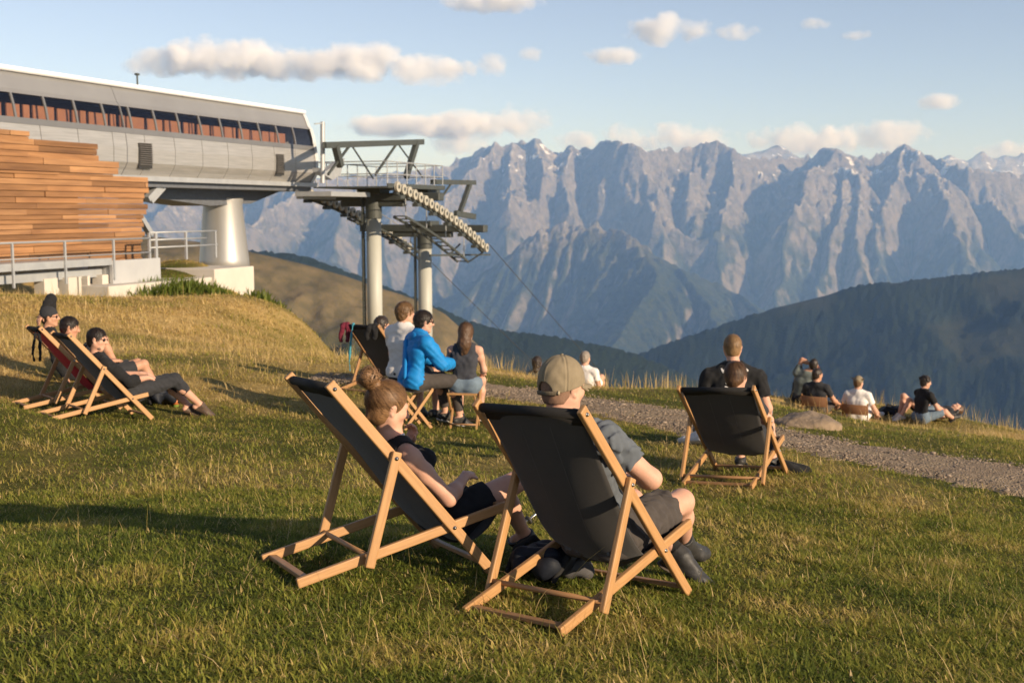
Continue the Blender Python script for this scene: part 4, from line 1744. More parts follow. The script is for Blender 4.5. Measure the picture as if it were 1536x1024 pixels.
def sym(d):
    """'sR': (x,..) gives sL mirrored unless set"""
    o = dict(d)
    for k, v in d.items():
        if len(k) == 2 and k[1] == 'R' and k[0] + 'L' not in d:
            o[k[0] + 'L'] = (-v[0], v[1], v[2])
    return o


BLACK = cloth('black_cotton', (0.017, 0.017, 0.018), .7)
CHAR = cloth('charcoal_cotton', (0.035, 0.036, 0.040), .7)
GREY = cloth('slate_jersey', (0.105, 0.118, 0.135), .8)
SHORTG = cloth('grey_brown_shorts', (0.068, 0.058, 0.052), .75)
WHITE = cloth('white_cotton', (0.72, 0.68, 0.64), .88)
RED = cloth('red_shirt', (0.52, 0.030, 0.035), .8)
BLUE = cloth('blue_jacket', (0.010, 0.21, 0.54), .8, .0012, .6)
GREYT = cloth('graphite_tank', (0.050, 0.052, 0.062), .75)
DENIM = cloth('faded_denim', (0.15, 0.20, 0.25), .75)
JEANS = cloth('grey_jeans', (0.19, 0.20, 0.21), .8)
OLIVE = cloth('grey_green_shirt', (0.13, 0.15, 0.14), .8)
SHOE = mat('black_shoe', (0.022, 0.021, 0.020), 0.55, (0.035, 0.033, 0.031), 40, 4, 0.001, 150)
SOLE = mat('pale_sole', (0.55, 0.52, 0.48), 0.7)
SHOEB = mat('brown_shoe', (0.10, 0.065, 0.045), 0.6, (0.06, 0.04, 0.03), 40, 4, 0.001, 150)
SHOEW = mat('white_shoe', (0.62, 0.58, 0.54), 0.6, (0.5, 0.47, 0.44), 40, 4, 0.001, 150)
KHAKI = mat('khaki_cap', (0.235, 0.190, 0.125), 0.9, (0.185, 0.148, 0.095), 22, 6, 0.0008, 500, spec=0.2)
KHAKI2 = mat('khaki_strap', (0.14, 0.11, 0.07), 0.85)
LENS = mat('dark_lens', (0.008, 0.008, 0.010), 0.08, None, 5, 2, spec=0.6)
EYE = mat('eye_white', (0.62, 0.58, 0.54), 0.25)
IRIS = mat('iris_brown', (0.05, 0.028, 0.015), 0.2)


def eyes(P):
    out = []
    for s in (-1, 1):
        F = Field()
        F.ell(P.H(s * .031, .0725, .002), P.hR(), V3(.0135, .0125, .0085), 0)
        F2 = Field()
        F2.ell(P.H(s * .031, .0805, .002), P.hR(), V3(.0058, .0058, .0058), 0)
        out.append(('eye', F.mesh(.0022, 'eye'), EYE, [('iris', F2.mesh(.0016, 'iris'), IRIS)]))
    return out


def shades(P, h=.004):
    F = Field()
    R = P.hR()
    for s in (-1, 1):
        F.ell(P.H(s * .034, .090, .004), R, V3(.030, .008, .020), .006)
        F.cone(P.H(s * .062, .078, .010), P.H(s * .080, -.01, .006), .0042, .0035, .004)
    F.cone(P.H(-.012, .099, .012), P.H(.012, .099, .012), .004, .004, .004)
    return ('sunglasses', F.mesh(h, 'sunglasses'), LENS)


def shoes(P, h, m, low=True, sole=None):
    out = []
    for s in 'LR':
        ch = []
        if sole is not None:
            F = Field()
            J, k = P.J, P.k
            A, T = J['a' + s], J['t' + s]
            d = nrm(T - A)
            up = nrm(nrm(J['k' + s] - A) - (nrm(J['k' + s] - A) @ d) * d)
            F.cone(A - up * .082 * k - d * .05 * k, A - up * .084 * k + d * .165 * k, .042 * k, .036 * k, 0, up, 3.2)
            ch = [('sole', F.mesh(h, 'sole'), sole)]
            if not low:
                lat = np.cross(d, up)
                F = Field()
                for q in (.025, .048, .071, .094):
                    c = A + d * q * k - up * (.002 + .30 * (q - .025)) * k + up * .016 * k
                    F.cone(c - lat * .024 * k - up * .006, c + lat * .024 * k - up * .006 + d * .012, .0042, .0042, .002)
                    F.cone(c + lat * .024 * k - up * .006, c - lat * .024 * k - up * .006 + d * .012, .0042, .0042, .002)
                ch.append(('laces', F.mesh(.0035, 'laces'), mat('lace_grey', (0.16, 0.15, 0.14), .8)))
        out.append(('shoe', P.shoe(s, h, .009, low), m, ch))
    return out


def strips(P, pts, r, h, name, m):
    F = Field()
    for a, b in zip(pts, pts[1:]):
        F.cone(a, b, r, r, .004)
    return (name, F.mesh(h, name), m)


# ---- the man in the cap
def man_cap():
    J = frame_pts(MAT['M'], dict(
        pel=(0, .125, .318), wai=(0, .045, .435), che=(0, -.115, .665), neck=(0, -.205, .845), head=(.006, -.195, .994), hf=(.15, .98, -.04), hu=(0, .06, 1),
        sR=(.205, -.150, .775), sL=(-.205, -.150, .770), eR=(.315, .055, .590), eL=(-.300, .05, .575), wR=(.135, .245, .555), wL=(-.095, .250, .545),
        hR=(.092, .135, .308), hL=(-.092, .135, .308), kR=(.150, .600, .408), kL=(-.125, .575, .385), aR=(.025, .845, .150), aL=(.100, .690, .115),
        tR=(.085, 1.02, .125), tL=(.235, .745, .045)))
    P = Person(J, 1.05, wid=1.05, fat=1.05)
    R = np.array(MAT['M'].to_3x3())
    hands = {'R': dict(d=R @ V3(-.8, .5, -.1), n=R @ V3(.3, -.2, .9), side=-1, curl=.6), 'L': dict(d=R @ V3(.8, .45, -.1), n=R @ V3(-.3, -.2, .9), side=1, curl=.6)}
    h = .0055
    # cap
    H, HR, k = P.H, P.hR(), P.k ** .6
    C = Field()
    cc = V3(0, -.010, .040)
    C.ell(H(*cc), HR, V3(.0905, .1105, .100) * k, 0)
    C.ell(H(0, -.010, .002), HR, V3(.0885, .1085, .082) * k, .02)
    C.cut(H(0, 0, .000), -(P.hu * .96 - P.hf * .28))

    def shell(p, d, c=H(0, -.010, .034)):
        q = (p - c) @ HR
        rr = V3(.086, .106, .098) * k
        k0 = np.linalg.norm(q / rr, axis=-1)
        k1 = np.linalg.norm(q / rr ** 2, axis=-1)
        inner = d + .009
        ang = np.arctan2(q[..., 0], q[..., 1])
        hor = np.hypot(q[..., 0], q[..., 1])
        g = np.abs((ang / (math.pi / 3) + .5) % 1 - .5) * (math.pi / 3) * hor
        d = d + .0022 * np.exp(-(g / .0035) ** 2) - .0016 * np.exp(-((g - .008) / .004) ** 2)
        d = d + .0016 * np.sin(q[..., 2] * 95 + 3 * np.sin(ang * 4)) * np.exp(-((ang - 2.7) / .8) ** 2) * .5 + .0004 * np.sin(ang * 17 + q[..., 2] * 60)
        return np.maximum(d, -inner)
    C.post.append(shell)
    # arch over the strap at the back
    ar = H(0, -.125, -.018)

    def arch(p, c=ar):
        q = (p - c) @ HR
        return 1.0 * (.042 - np.sqrt((q[..., 0]) ** 2 + (q[..., 2] * 1.0) ** 2 + (np.maximum(np.abs(q[..., 1]) - .06, 0)) ** 2))
    C.cuts.append(arch)
    cap = C.mesh(.0032, 'cap')
    B = Field()
    for i in range(9):
        a = (i - 4) / 4
        B.cone(H(a * .060, .072 - .012 * a * a, .022 - .018 * a * a), H(a * .050, .168 - .062 * a * a, .012 - .024 * a * a), .0085, .0055, .012)
    brim = B.mesh(.0032, 'brim')
    S = Field()
    q = [H(.088 * math.sin(a), -.010 - .108 * math.cos(a), -.020 - .006 * math.cos(a)) for a in np.linspace(-.75, .75, 12)]
    for a, b in zip(q, q[1:]):
        S.cone(a, b, .0095, .0095, .004, nrm((a + b) / 2 - H(0, -.01, 0)), 2.6)
    strap = S.mesh(.0025, 'strap')
    K = Field()
    K.ell(H(0, -.010, .141), HR, V3(.008, .008, .005), 0)
    bk = Field()
    bk.ell(H(.066, -.088, -.022), HR, V3(.004, .008, .010), 0)
    hair = P.hair(.004, .003, .030, rough=.0006, nape=-.072)
    wear = [('hair', hair, mat('cropped_hair', (0.24, 0.135, 0.085), .8, (0.14, 0.08, 0.05), 200, 3, .0008, 500)), ('cap', cap, KHAKI, [('brim', brim, KHAKI), ('strap', strap, KHAKI2), ('button', K.mesh(.002, 'button'), KHAKI), ('buckle', bk.mesh(.0022, 'buckle'), mat('dull_brass', (0.30, 0.24, 0.15), .6))]),
            ('shirt', P.shirt(h, .012, .56, -.05, .070, .0060, 3, wf=105), GREY),
            ('shorts', P.trousers(h, .019, .73, 0, .006, 4, .08, .012, 95), SHORTG)]
    for s in 'LR':
        wear.append(('sock', P.sock(s, .005, .10), BLACK))
    wear += shoes(P, .005, SHOE, False, mat('dark_sole', (0.11, 0.085, 0.065), 0.8)) + eyes(P)
    person('man in khaki cap, grey shirt and shorts, reclining with his back to us', P, 'people resting on the meadow', h, hands, 'light', wear)


def woman_bun():
    J = frame_pts(MAT['W'], dict(
        pel=(0, .300, .222), wai=(0, .225, .310), che=(0, .090, .470), neck=(0, -.010, .618), head=(0, -.022, .765), hf=(.02, .98, -.20), hu=(0, .2, 1),
        sR=(.160, .030, .540), sL=(-.160, .040, .550), eR=(.225, .205, .350), eL=(-.190, .230, .395), wR=(.075, .365, .428), wL=(-.078, .118, .580),
        hR=(.082, .300, .232), hL=(-.082, .300, .232), kR=(.100, .715, .425), kL=(-.060, .665, .325), aR=(.100, 1.060, .215), aL=(-.100, .815, .075),
        tR=(.130, 1.210, .170), tL=(-.100, .975, .030)))
    P = Person(J, .93, True)
    R = np.array(MAT['W'].to_3x3())
    hands = {'R': dict(d=R @ V3(-.75, .6, .1), n=R @ V3(-.1, -.1, -1), side=-1, curl=.45), 'L': dict(d=R @ V3(.25, .30, .9), n=R @ V3(.35, -.9, .2), side=1, curl=1.05, thumb=1.0, r=1.0)}
    h = .0052

    def bun(F):
        b = P.H(0, -.118, .105)
        b = P.H(0, -.135, .125)
        F.cone(P.H(0, -.07, .07), b, .042, .030, .02)
        rr = np.random.default_rng(4)
        for i in range(16):
            v = nrm(rr.normal(size=3))
            F.ell(b + P.hR() @ (v * .033), np.eye(3), V3(.022, .022, .022), .004)
        F.cone(P.H(0, -.085, -.02), P.H(0, -.10, -.075), .020, .010, .02)
    hair = P.hair(.004, .009, .036, (.86, -.50), .0007, bun, -.105)
    U = P.up
    top = P.shirt(h, .006, 0, -.06, .095, .0025, 5, 0, True)
    st = []
    for s, o in ((1, .060), (-1, .060)):
        a = J['neck'] + P.lat * s * .085 - U * .0 + P.fwd * .045
        b = J['neck'] + P.lat * s * .088 + U * .012 - P.fwd * .005
        c = J['neck'] + P.lat * s * .080 - U * .035 - P.fwd * .062
        F = Field()
        F.cone(a, b, .0075, .0075, .004)
        F.cone(b, c, .0075, .0075, .004)
        st.append(('shoulder_strap', F.mesh(.003, 'shoulder_strap'), WHITE))
    wear = [('hair', hair, mat('hair_combed', (0.27, 0.145, 0.062), .5, (0.11, 0.057, 0.024), 30, 5, .0012, 30, spec=.4, contrast=1.4, isl=.45, basis=(P.hf * .6, P.hr * 9, P.hu * 7)), [strands(P, 3000, 'bun', g=.010, line=.036, tilt=(.86, -.50), wd=.0019, lift=.013)]), ('tank_top', top, BLACK, st), ('shorts', P.trousers(h, .012, .46, 0, .003, 6, .10, .010), BLACK)]
    wear += shoes(P, .005, SHOE, True) + eyes(P)
    person('woman with a brown hair bun and black tank top, hand at her chin', P, 'people resting on the meadow', h, hands, 'light', wear)


def man_shades():
    J = frame_pts(MAT['L'], dict(
        pel=(0, .345, .275), wai=(0, .25, .37), che=(0, .09, .52), neck=(0, -.030, .665), head=(.01, -.030, .838), hf=(.62, .78, -.08), hu=(0, .05, 1),
        sR=(.195, .005, .590), sL=(-.195, .01, .600), eR=(.260, .245, .405), eL=(-.255, .25, .43), wR=(.120, .495, .440), wL=(-.070, .500, .470),
        hR=(.092, .350, .272), hL=(-.092, .350, .272), kR=(.110, .810, .415), kL=(-.110, .800, .39), aR=(.100, 1.130, .130), aL=(-.040, 1.060, .095),
        tR=(.130, 1.310, .060), tL=(-.030, 1.230, .035)))
    P = Person(J, 1.0)
    R = np.array(MAT['L'].to_3x3())
    hands = {'R': dict(d=R @ V3(-.35, .9, -.05), n=R @ V3(-.2, -.1, -1), side=-1, curl=.5), 'L': dict(d=R @ V3(.5, .8, -.05), n=R @ V3(.1, 0, -1), side=1, curl=.5)}
    h = .008
    wear = [('hair', P.hair(.006, .008, .030, rough=.0012), HAIR['dark'], [strands(P, 900, ln=.03, g=.008, line=.03, wd=.005, lift=.016)]), shades(P), ('top', P.shirt(h, .012, 1.12, -.05, .070, .006, 7), BLACK),
            ('cropped_trousers', P.trousers(h, .013, 1.0, .45, .006, 8), CHAR)] + shoes(P, .007, SHOEB)
    bd = Field()
    bd.cone(P.H(-.035, .045, -.090), P.H(0, .070, -.102), .022, .020, .015)
    bd.cone(P.H(.035, .045, -.090), P.H(0, .070, -.102), .022, .020, .015)
    wear.append(('stubble', bd.mesh(.005, 'stubble'), mat('stubble', (0.20, 0.12, 0.085), 0.8)))
    person('man in black top and sunglasses lounging with hands on his lap', P, 'people resting on the meadow', h, hands, 'light', wear)


def deck_sitter(key, k, hf=(.3, .95, -.05), dz=0.0, raise_arm=False, knee=(.11, .80, .43), ank=(.1, 1.02, .07), female=False):
    d = dict(pel=(0, .330, .285), wai=(0, .24, .375), che=(0, .09, .525), neck=(0, -.030, .672), head=(.0, -.020, .830), hf=hf, hu=(0, .05, 1),
             sR=(.190, .005, .595), eR=(.255, .235, .415), wR=(.100, .450, .460), hR=(.09, .335, .28), kR=knee, aR=ank, tR=(ank[0], ank[1] + .18, .035))
    d = sym(d)
    if raise_arm:
        d['eL'] = (-.31, -.02, .80)
        d['wL'] = (-.17, .06, 1.00)
        d['sL'] = (-.19, .01, .63)
    d = {a: (b if a in ('hf', 'hu') else (b[0], b[1], b[2] + dz)) for a, b in d.items()}
    return Person(frame_pts(MAT[key], d), k, female)


def left_pair():
    P = deck_sitter('L2', .95, (.35, .93, -.15), .07)
    h = .009
    wear = [('hair', P.hair(.007, .010, .028), HAIR['dark'], [strands(P, 700, ln=.04, g=.010, line=.028, wd=.005, lift=.018)]), ('shirt', P.shirt(h, .010, .5, -.05, .070, .003, 11), RED), ('shorts', P.trousers(h, .014, .8, 0, .003, 12), CHAR)] + shoes(P, .008, SHOE)
    person('dark-haired person in a red shirt between two others in deck chairs', P, 'people resting on the meadow', h, {}, 'tan', wear)
    M = ground_frame(108, 590, 14.4, rad(-62))
    M.translation.z -= .02
    P = ground_sitter(M, 1.0, lean=.30, hf=(.30, .95, 0), neck=(0, -.24, .60), head=(0, -.22, .77), sR=(.19, -.22, .53), eL=(-.12, -.18, .99), wL=(-.02, -.31, .80), eR=(.28, -.20, .28), wR=(.25, -.1, .06), kR=(.12, .38, .47), kL=(-.12, .36, .47), aR=(.11, .55, .08), tR=(.12, .72, .03))
    C = Field()
    R = P.hR()
    C.ell(P.H(0, -.012, .034), R, V3(.088, .108, .102), 0)
    C.cut(P.H(0, 0, .018), -(P.hu * .98 - P.hf * .2))
    B = Field()
    for i in range(5):
        a = (i - 2) / 2
        B.cone(P.H(a * .05, -.09, .02 - .01 * a * a), P.H(a * .045, -.165 + .04 * a * a, .0), .009, .006, .012)
    ph = Field()
    ph.cone(P.J['wL'] + V3(.02, 0, .06), P.J['wL'] + V3(.05, -.01, .17), .022, .020, 0, nrm(V3(.2, 1, 0)), 3)
    wear = [('hair', P.hair(.008, .006, .02), HAIR['dark']), ('cap', C.mesh(.007, 'cap'), CHAR, [('brim', B.mesh(.006, 'brim'), CHAR)]), shades(P),
            ('jacket', P.shirt(h, .014, 1.97, -.05, .066, .004, 13), BLACK), ('shorts', P.trousers(h, .014, .8, 0, .003, 14), CHAR)] + shoes(P, .008, SHOE)
    person('person in dark cap and sunglasses with one black-sleeved elbow raised overhead', P, 'people resting on the meadow', h, {}, 'tan', wear)


# ---- ring of friends on stools
def stool_frame(u, v, Y, yaw, s=1.0):
    x, y = on_ground(u, v + 4)[:2]
    return Matrix.Translation((x, y, gz(x, y))) @ Matrix.Rotation(yaw, 4, 'Z') @ Matrix.Scale(s, 4)


def folding_stool(M, label):
    r = thing('folding_stool', label, 'stool', M=M, group='folding wooden stools')
    for s in (-1, 1):
        for t in (-1, 1):
            timber('leg', r, (s * .16 + .012 * t, -.17 * t, .0), (s * .16 + .012 * t, .17 * t, .43), .022, .034, (0, 1, 0), WOOD, .003)
    for y in (-.17, .17):
        timber('seat_bar', r, (-.185, y, .435), (.185, y, .435), .026, .026, (0, 0, 1), WOOD, .003)
    for y in (-.15, .15):
        b = MB().tube((-.17, y, .06), (.17, y, .06), .010, n=8)
        b.build('stretcher', WOOD2, r, True)
    b = MB()
    n = 12
    for i in range(n):
        y0, y1 = -.165 + .33 * i / n, -.165 + .33 * (i + 1) / n
        f = lambda y: .447 - .035 * (1 - (y / .165) ** 2)
        b.bar((0, y0, f(y0)), (0, y1, f(y1)), .30, .004, (0, 0, 1))
    b.build('canvas_seat', CANVAS, r, True)
    return r


def stool_sitter(M, k, female=False, **over):
    d = dict(pel=(0, 0, .535), neck=(0, .045, 1.03), head=(0, .085, 1.185), hf=(0, 1, -.1), hu=(0, 0, 1), sR=(.185, .055, .965), eR=(.25, .12, .70), wR=(.13, .33, .66),
             hR=(.09, .02, .525), kR=(.14, .43, .52), aR=(.13, .42, .085), tR=(.15, .58, .04))
    d.update(over)
    return Person(frame_pts(M, sym(d)), k, female)


def friends():
    h = .009
    g = 'people resting on the meadow'
    M = stool_frame(618, 637, 13.25, rad(-62), .98)
    folding_stool(M, 'folding wooden stool under the person in the blue jacket')
    P = stool_sitter(M, .98, neck=(0, .10, 1.02), head=(0, .155, 1.17), sR=(.19, .10, .955), hf=(.15, 1, -.12), eR=(.25, .25, .72), wR=(.10, .47, .70), kR=(.15, .45, .51), kL=(-.17, .44, .50), aR=(.12, .53, .085), aL=(-.2, .50, .085), tR=(.13, .70, .04), tL=(-.2, .67, .04))
    Hd = Field()
    nk = P.J['neck']
    Hd.ell(nk - P.fwd * .06 - P.up * .02, np.stack([P.lat, P.fwd, P.up], 1), V3(.10, .05, .06), .02)
    Hd.cone(nk - P.lat * .11 - P.up * .10 - P.fwd * .10, P.J['pel'] + P.lat * .10 + P.up * .04 - P.fwd * .14, .04, .045, .03, P.fwd, 2.0)
    wear = [('hair', P.hair(.007, .010, .025), HAIR['dark'], [strands(P, 800, ln=.04, g=.010, line=.025, wd=.005, lift=.018)]), ('jacket', P.shirt(h, .026, 1.9, -.09, .064, .007, 21), BLUE, [('hood', Hd.mesh(.008, 'hood'), BLUE)]),
            ('trousers', P.trousers(h, .011, 1.0, .8, .003, 22, .0), SHORTG), shades(P)] + shoes(P, .008, SHOE, True, SOLE)
    person('dark-haired person in a bright blue jacket on a folding stool', P, g, h, {}, 'light', wear)

    M = stool_frame(697, 636, 13.2, rad(-8), .89)
    folding_stool(M, 'folding wooden stool under the woman in the dark tank top')
    P = stool_sitter(M, .84, True, hf=(.1, 1, -.05), sR=(.170, .05, .945), eR=(.225, .10, .70), wR=(.17, .33, .62), eL=(-.23, .15, .70), wL=(-.12, .36, .66), neck=(0, .045, 1.005), head=(.01, .075, 1.155))

    def mane(F):
        F.cone(P.H(0, -.045, .02), P.H(0, -.085, -.14), .075, .066, .03)
        F.cone(P.H(-.02, -.085, -.12), P.H(-.015, -.10, -.25), .060, .022, .03)
        F.cone(P.H(.025, -.085, -.12), P.H(.03, -.10, -.235), .055, .020, .03)
    wear = [('hair', P.hair(.006, .012, .028, (.85, -.45), .0015, mane, None), HAIR['brown'], [strands(P, 1500, 'long', g=.014, line=.028, tilt=(.85, -.45), nape=-.06, wd=.005, lift=.012)]), ('tank_top', P.shirt(h, .009, 0, -.07, .080, .005, 23, 0, True), GREYT),
            ('denim_shorts', P.trousers(h, .014, .45, 0, .003, 24, .03), DENIM)] + shoes(P, .008, SHOE, True, SOLE)
    person('long-haired woman in a dark tank top seated on a stool, back to us', P, g, h, {}, 'light', wear)

    M = stool_frame(604, 628, 14.3, rad(-40), .98)
    folding_stool(M, 'folding wooden stool hidden behind the blue jacket, man in white on it')
    P = stool_sitter(M, 1.03, hf=(.25, 1, -.05), pel=(0, 0, .58), neck=(0, .03, 1.09), head=(0, .06, 1.25), sR=(.20, .04, 1.02), eR=(.26, .10, .76), hR=(.09, .02, .57))
    wear = [('hair', P.hair(.007, .011, .022), HAIR['light'], [strands(P, 800, ln=.04, g=.011, line=.022, wd=.005, lift=.018)]), ('shirt', P.shirt(h, .020, .6, -.07, .068, .004, 25), WHITE), ('shorts', P.trousers(h, .012, .75, 0, .003, 26, .0), CHAR)] + shoes(P, .009, SHOE)
    person('brown-haired man in a white shirt behind the blue jacket', P, g, h, {}, 'light', wear)

    P = deck_sitter('C', .95, (.2, .97, -.1), .06, female=True)

    def bob(F):
        F.cone(P.H(0, -.04, .02), P.H(0, -.065, -.12), .078, .062, .03)
    wear = [('hair', P.hair(.008, .014, .03, (.85, -.45), .003, bob, None), HAIR['dark']), ('shirt', P.shirt(.010, .010, .5, -.05, .07, .003, 27), CHAR), ('shorts', P.trousers(.010, .014, .7, 0, .003, 28), CHAR)] + shoes(P, .009, SHOE)
    person('person with dark hair sunk in the deck chair with the maroon cloth', P, g, .010, {}, 'light', wear)


# ---- right of the middle: man on the ground, boy in a deck chair
def ground_frame(u, v, Y, yaw):
    x, y = at(u, v, Y)[:2]
    return Matrix.Translation((x, y, gz(x, y) + .03)) @ Matrix.Rotation(yaw, 4, 'Z')


def ground_sitter(M, k, female=False, lean=.10, **over):
    d = dict(pel=(0, 0, .105), neck=(0, -lean + .04, .62), head=(0, -lean + .075, .785), hf=(0, 1, -.05), hu=(0, 0, 1), sR=(.19, -lean + .05, .55), eR=(.26, .10, .34), wR=(.13, .33, .40),
             hR=(.09, .02, .10), kR=(.16, .40, .40), aR=(.11, .62, .07), tR=(.13, .78, .03))
    d.update(over)
    return Person(frame_pts(M, sym(d)), k, female)


def right_pair():
    g = 'people resting on the meadow'
    h = .008
    M = ground_frame(1098, 668, 11.15, rad(-6))
    P = ground_sitter(M, 1.08, lean=.02, sR=(.235, .03, .665), neck=(0, .02, .765), head=(-.01, .06, .945), eR=(.335, .02, .36), wR=(.33, .22, .16), eL=(-.31, .05, .38), wL=(-.25, .26, .22), kR=(.34, .36, .27), kL=(-.28, .30, .30),
                      aR=(.10, .55, .07), aL=(-.32, .06, .08), tR=(.02, .66, .04), tL=(-.44, .16, .05))
    P.fat = 1.12
    # white print down the back of the T-shirt
    wear = [('hair', P.hair(.006, .006, .022, rough=.0008, nape=-.075), hair_mat('hair_sandy', (0.27, 0.16, 0.072), (0.15, 0.085, 0.036)), [strands(P, 1200, ln=.025, g=.006, line=.022, nape=-.085, wd=.004, lift=.008)]), ('shirt', P.shirt(h, .016, .62, -.05, .068, .006, 31), BLACK, print_back(P)),
            ('jeans', P.trousers(h, .015, 1.0, .85, .004, 32), JEANS)] + shoes(P, .007, SHOEW, True, SOLE)
    person('broad man with cropped fair hair and printed black T-shirt, sitting on the ground', P, g, h, {}, 'light', wear)
    d = dict(pel=(0, .20, .285), wai=(0, .15, .38), che=(0, .08, .53), neck=(0, .03, .665), head=(.01, .055, .815), hf=(.25, .95, -.12), hu=(0, .1, 1), sR=(.16, .045, .60), eR=(.22, .22, .45), wR=(.08, .36, .45),
             hR=(.08, .21, .28), kR=(.12, .58, .36), aR=(.14, .62, .085), tR=(.16, .78, .04), aL=(-.13, .60, .085), tL=(-.15, .76, .04))
    P = Person(frame_pts(MAT['R'], sym(d)), .9)
    wear = [('hair', P.hair(.006, .012, .025, rough=.0015), HAIR['brown'], [strands(P, 1300, ln=.045, g=.013, line=.025, wd=.0045, lift=.02)]), ('shirt', P.shirt(h, .010, .55, -.05, .068, .003, 33), CHAR), ('shorts', P.trousers(h, .016, .8, 0, .003, 34), CHAR)] + shoes(P, .007, SHOE, True, SOLE)
    person('dark-haired boy whose head rises over the lone deck chair by the path', P, g, h, {}, 'light', wear)


def print_back(P):
    """pale vertical lettering-like strokes and a collar print across the back of the shirt, as in the photograph"""
    out = []
    F = Field()
    O = P.J['neck'] - P.up * .10 - P.fwd * .128
    rr = np.random.default_rng(3)
    L = P.lat
    for i in range(11):
        y = -.035 - i * .030
        x0 = -.075 + .012 * math.sin(i * 1.7)
        q0 = O + P.up * (y + .04) + L * x0
        q1 = O + P.up * (y + .04 + rr.uniform(-.012, .012)) + L * (x0 + rr.uniform(.020, .040))
        F.cone(q0, q1, .0065, .0065, .002)
        F.cone(q1, q1 + P.up * rr.uniform(-.02, .02) + L * .004, .0055, .0055, .002)
    G = []
    for pts in ([(-.120, .060), (-.105, .030), (-.075, .018), (-.05, .022)], [(-.115, .045), (-.09, .052)], [(.070, .025), (.10, .030), (.128, .050), (.118, .062)]):
        for a, b in zip(pts, pts[1:]):
            F.cone(O + L * a[0] + P.up * (a[1] + .02), O + L * b[0] + P.up * (b[1] + .02), .0085, .0085, .002)
    # press the print onto the cloth: keep only what lies at the surface of the shirt
    S = Field()
    P.torso(S, .017)
    prims = S.prims

    def skin(p):
        G = np.full(p.shape[:-1], 1.0)
        for fn, a, b, k in prims:
            d = fn(p)
            hh = np.clip(.5 + .5 * (G - d) / k, 0, 1)
            G = G + (d - G) * hh - k * hh * (1 - hh)
        return G
    F2 = Field()
    F2.prims = []
    for fn, a, b, k in F.prims:
        # widen each stroke through the cloth along the chest axis
        c = (a + b) / 2

        def f2(p, fn=fn, c=c):
            q = p - c
            q = q - (q @ P.fwd)[..., None] * P.fwd
            return fn(c + q)
        F2.prims.append((f2, a - .05, b + .05, .002))
    F2.cuts.append(lambda p: np.abs(skin(p)) - .004)
    F2.cuts.append(lambda p: (p - (P.J['pel'] + P.J['neck']) / 2) @ P.fwd)
    return [('print', F2.mesh(.004, 'print'), WHITE)]


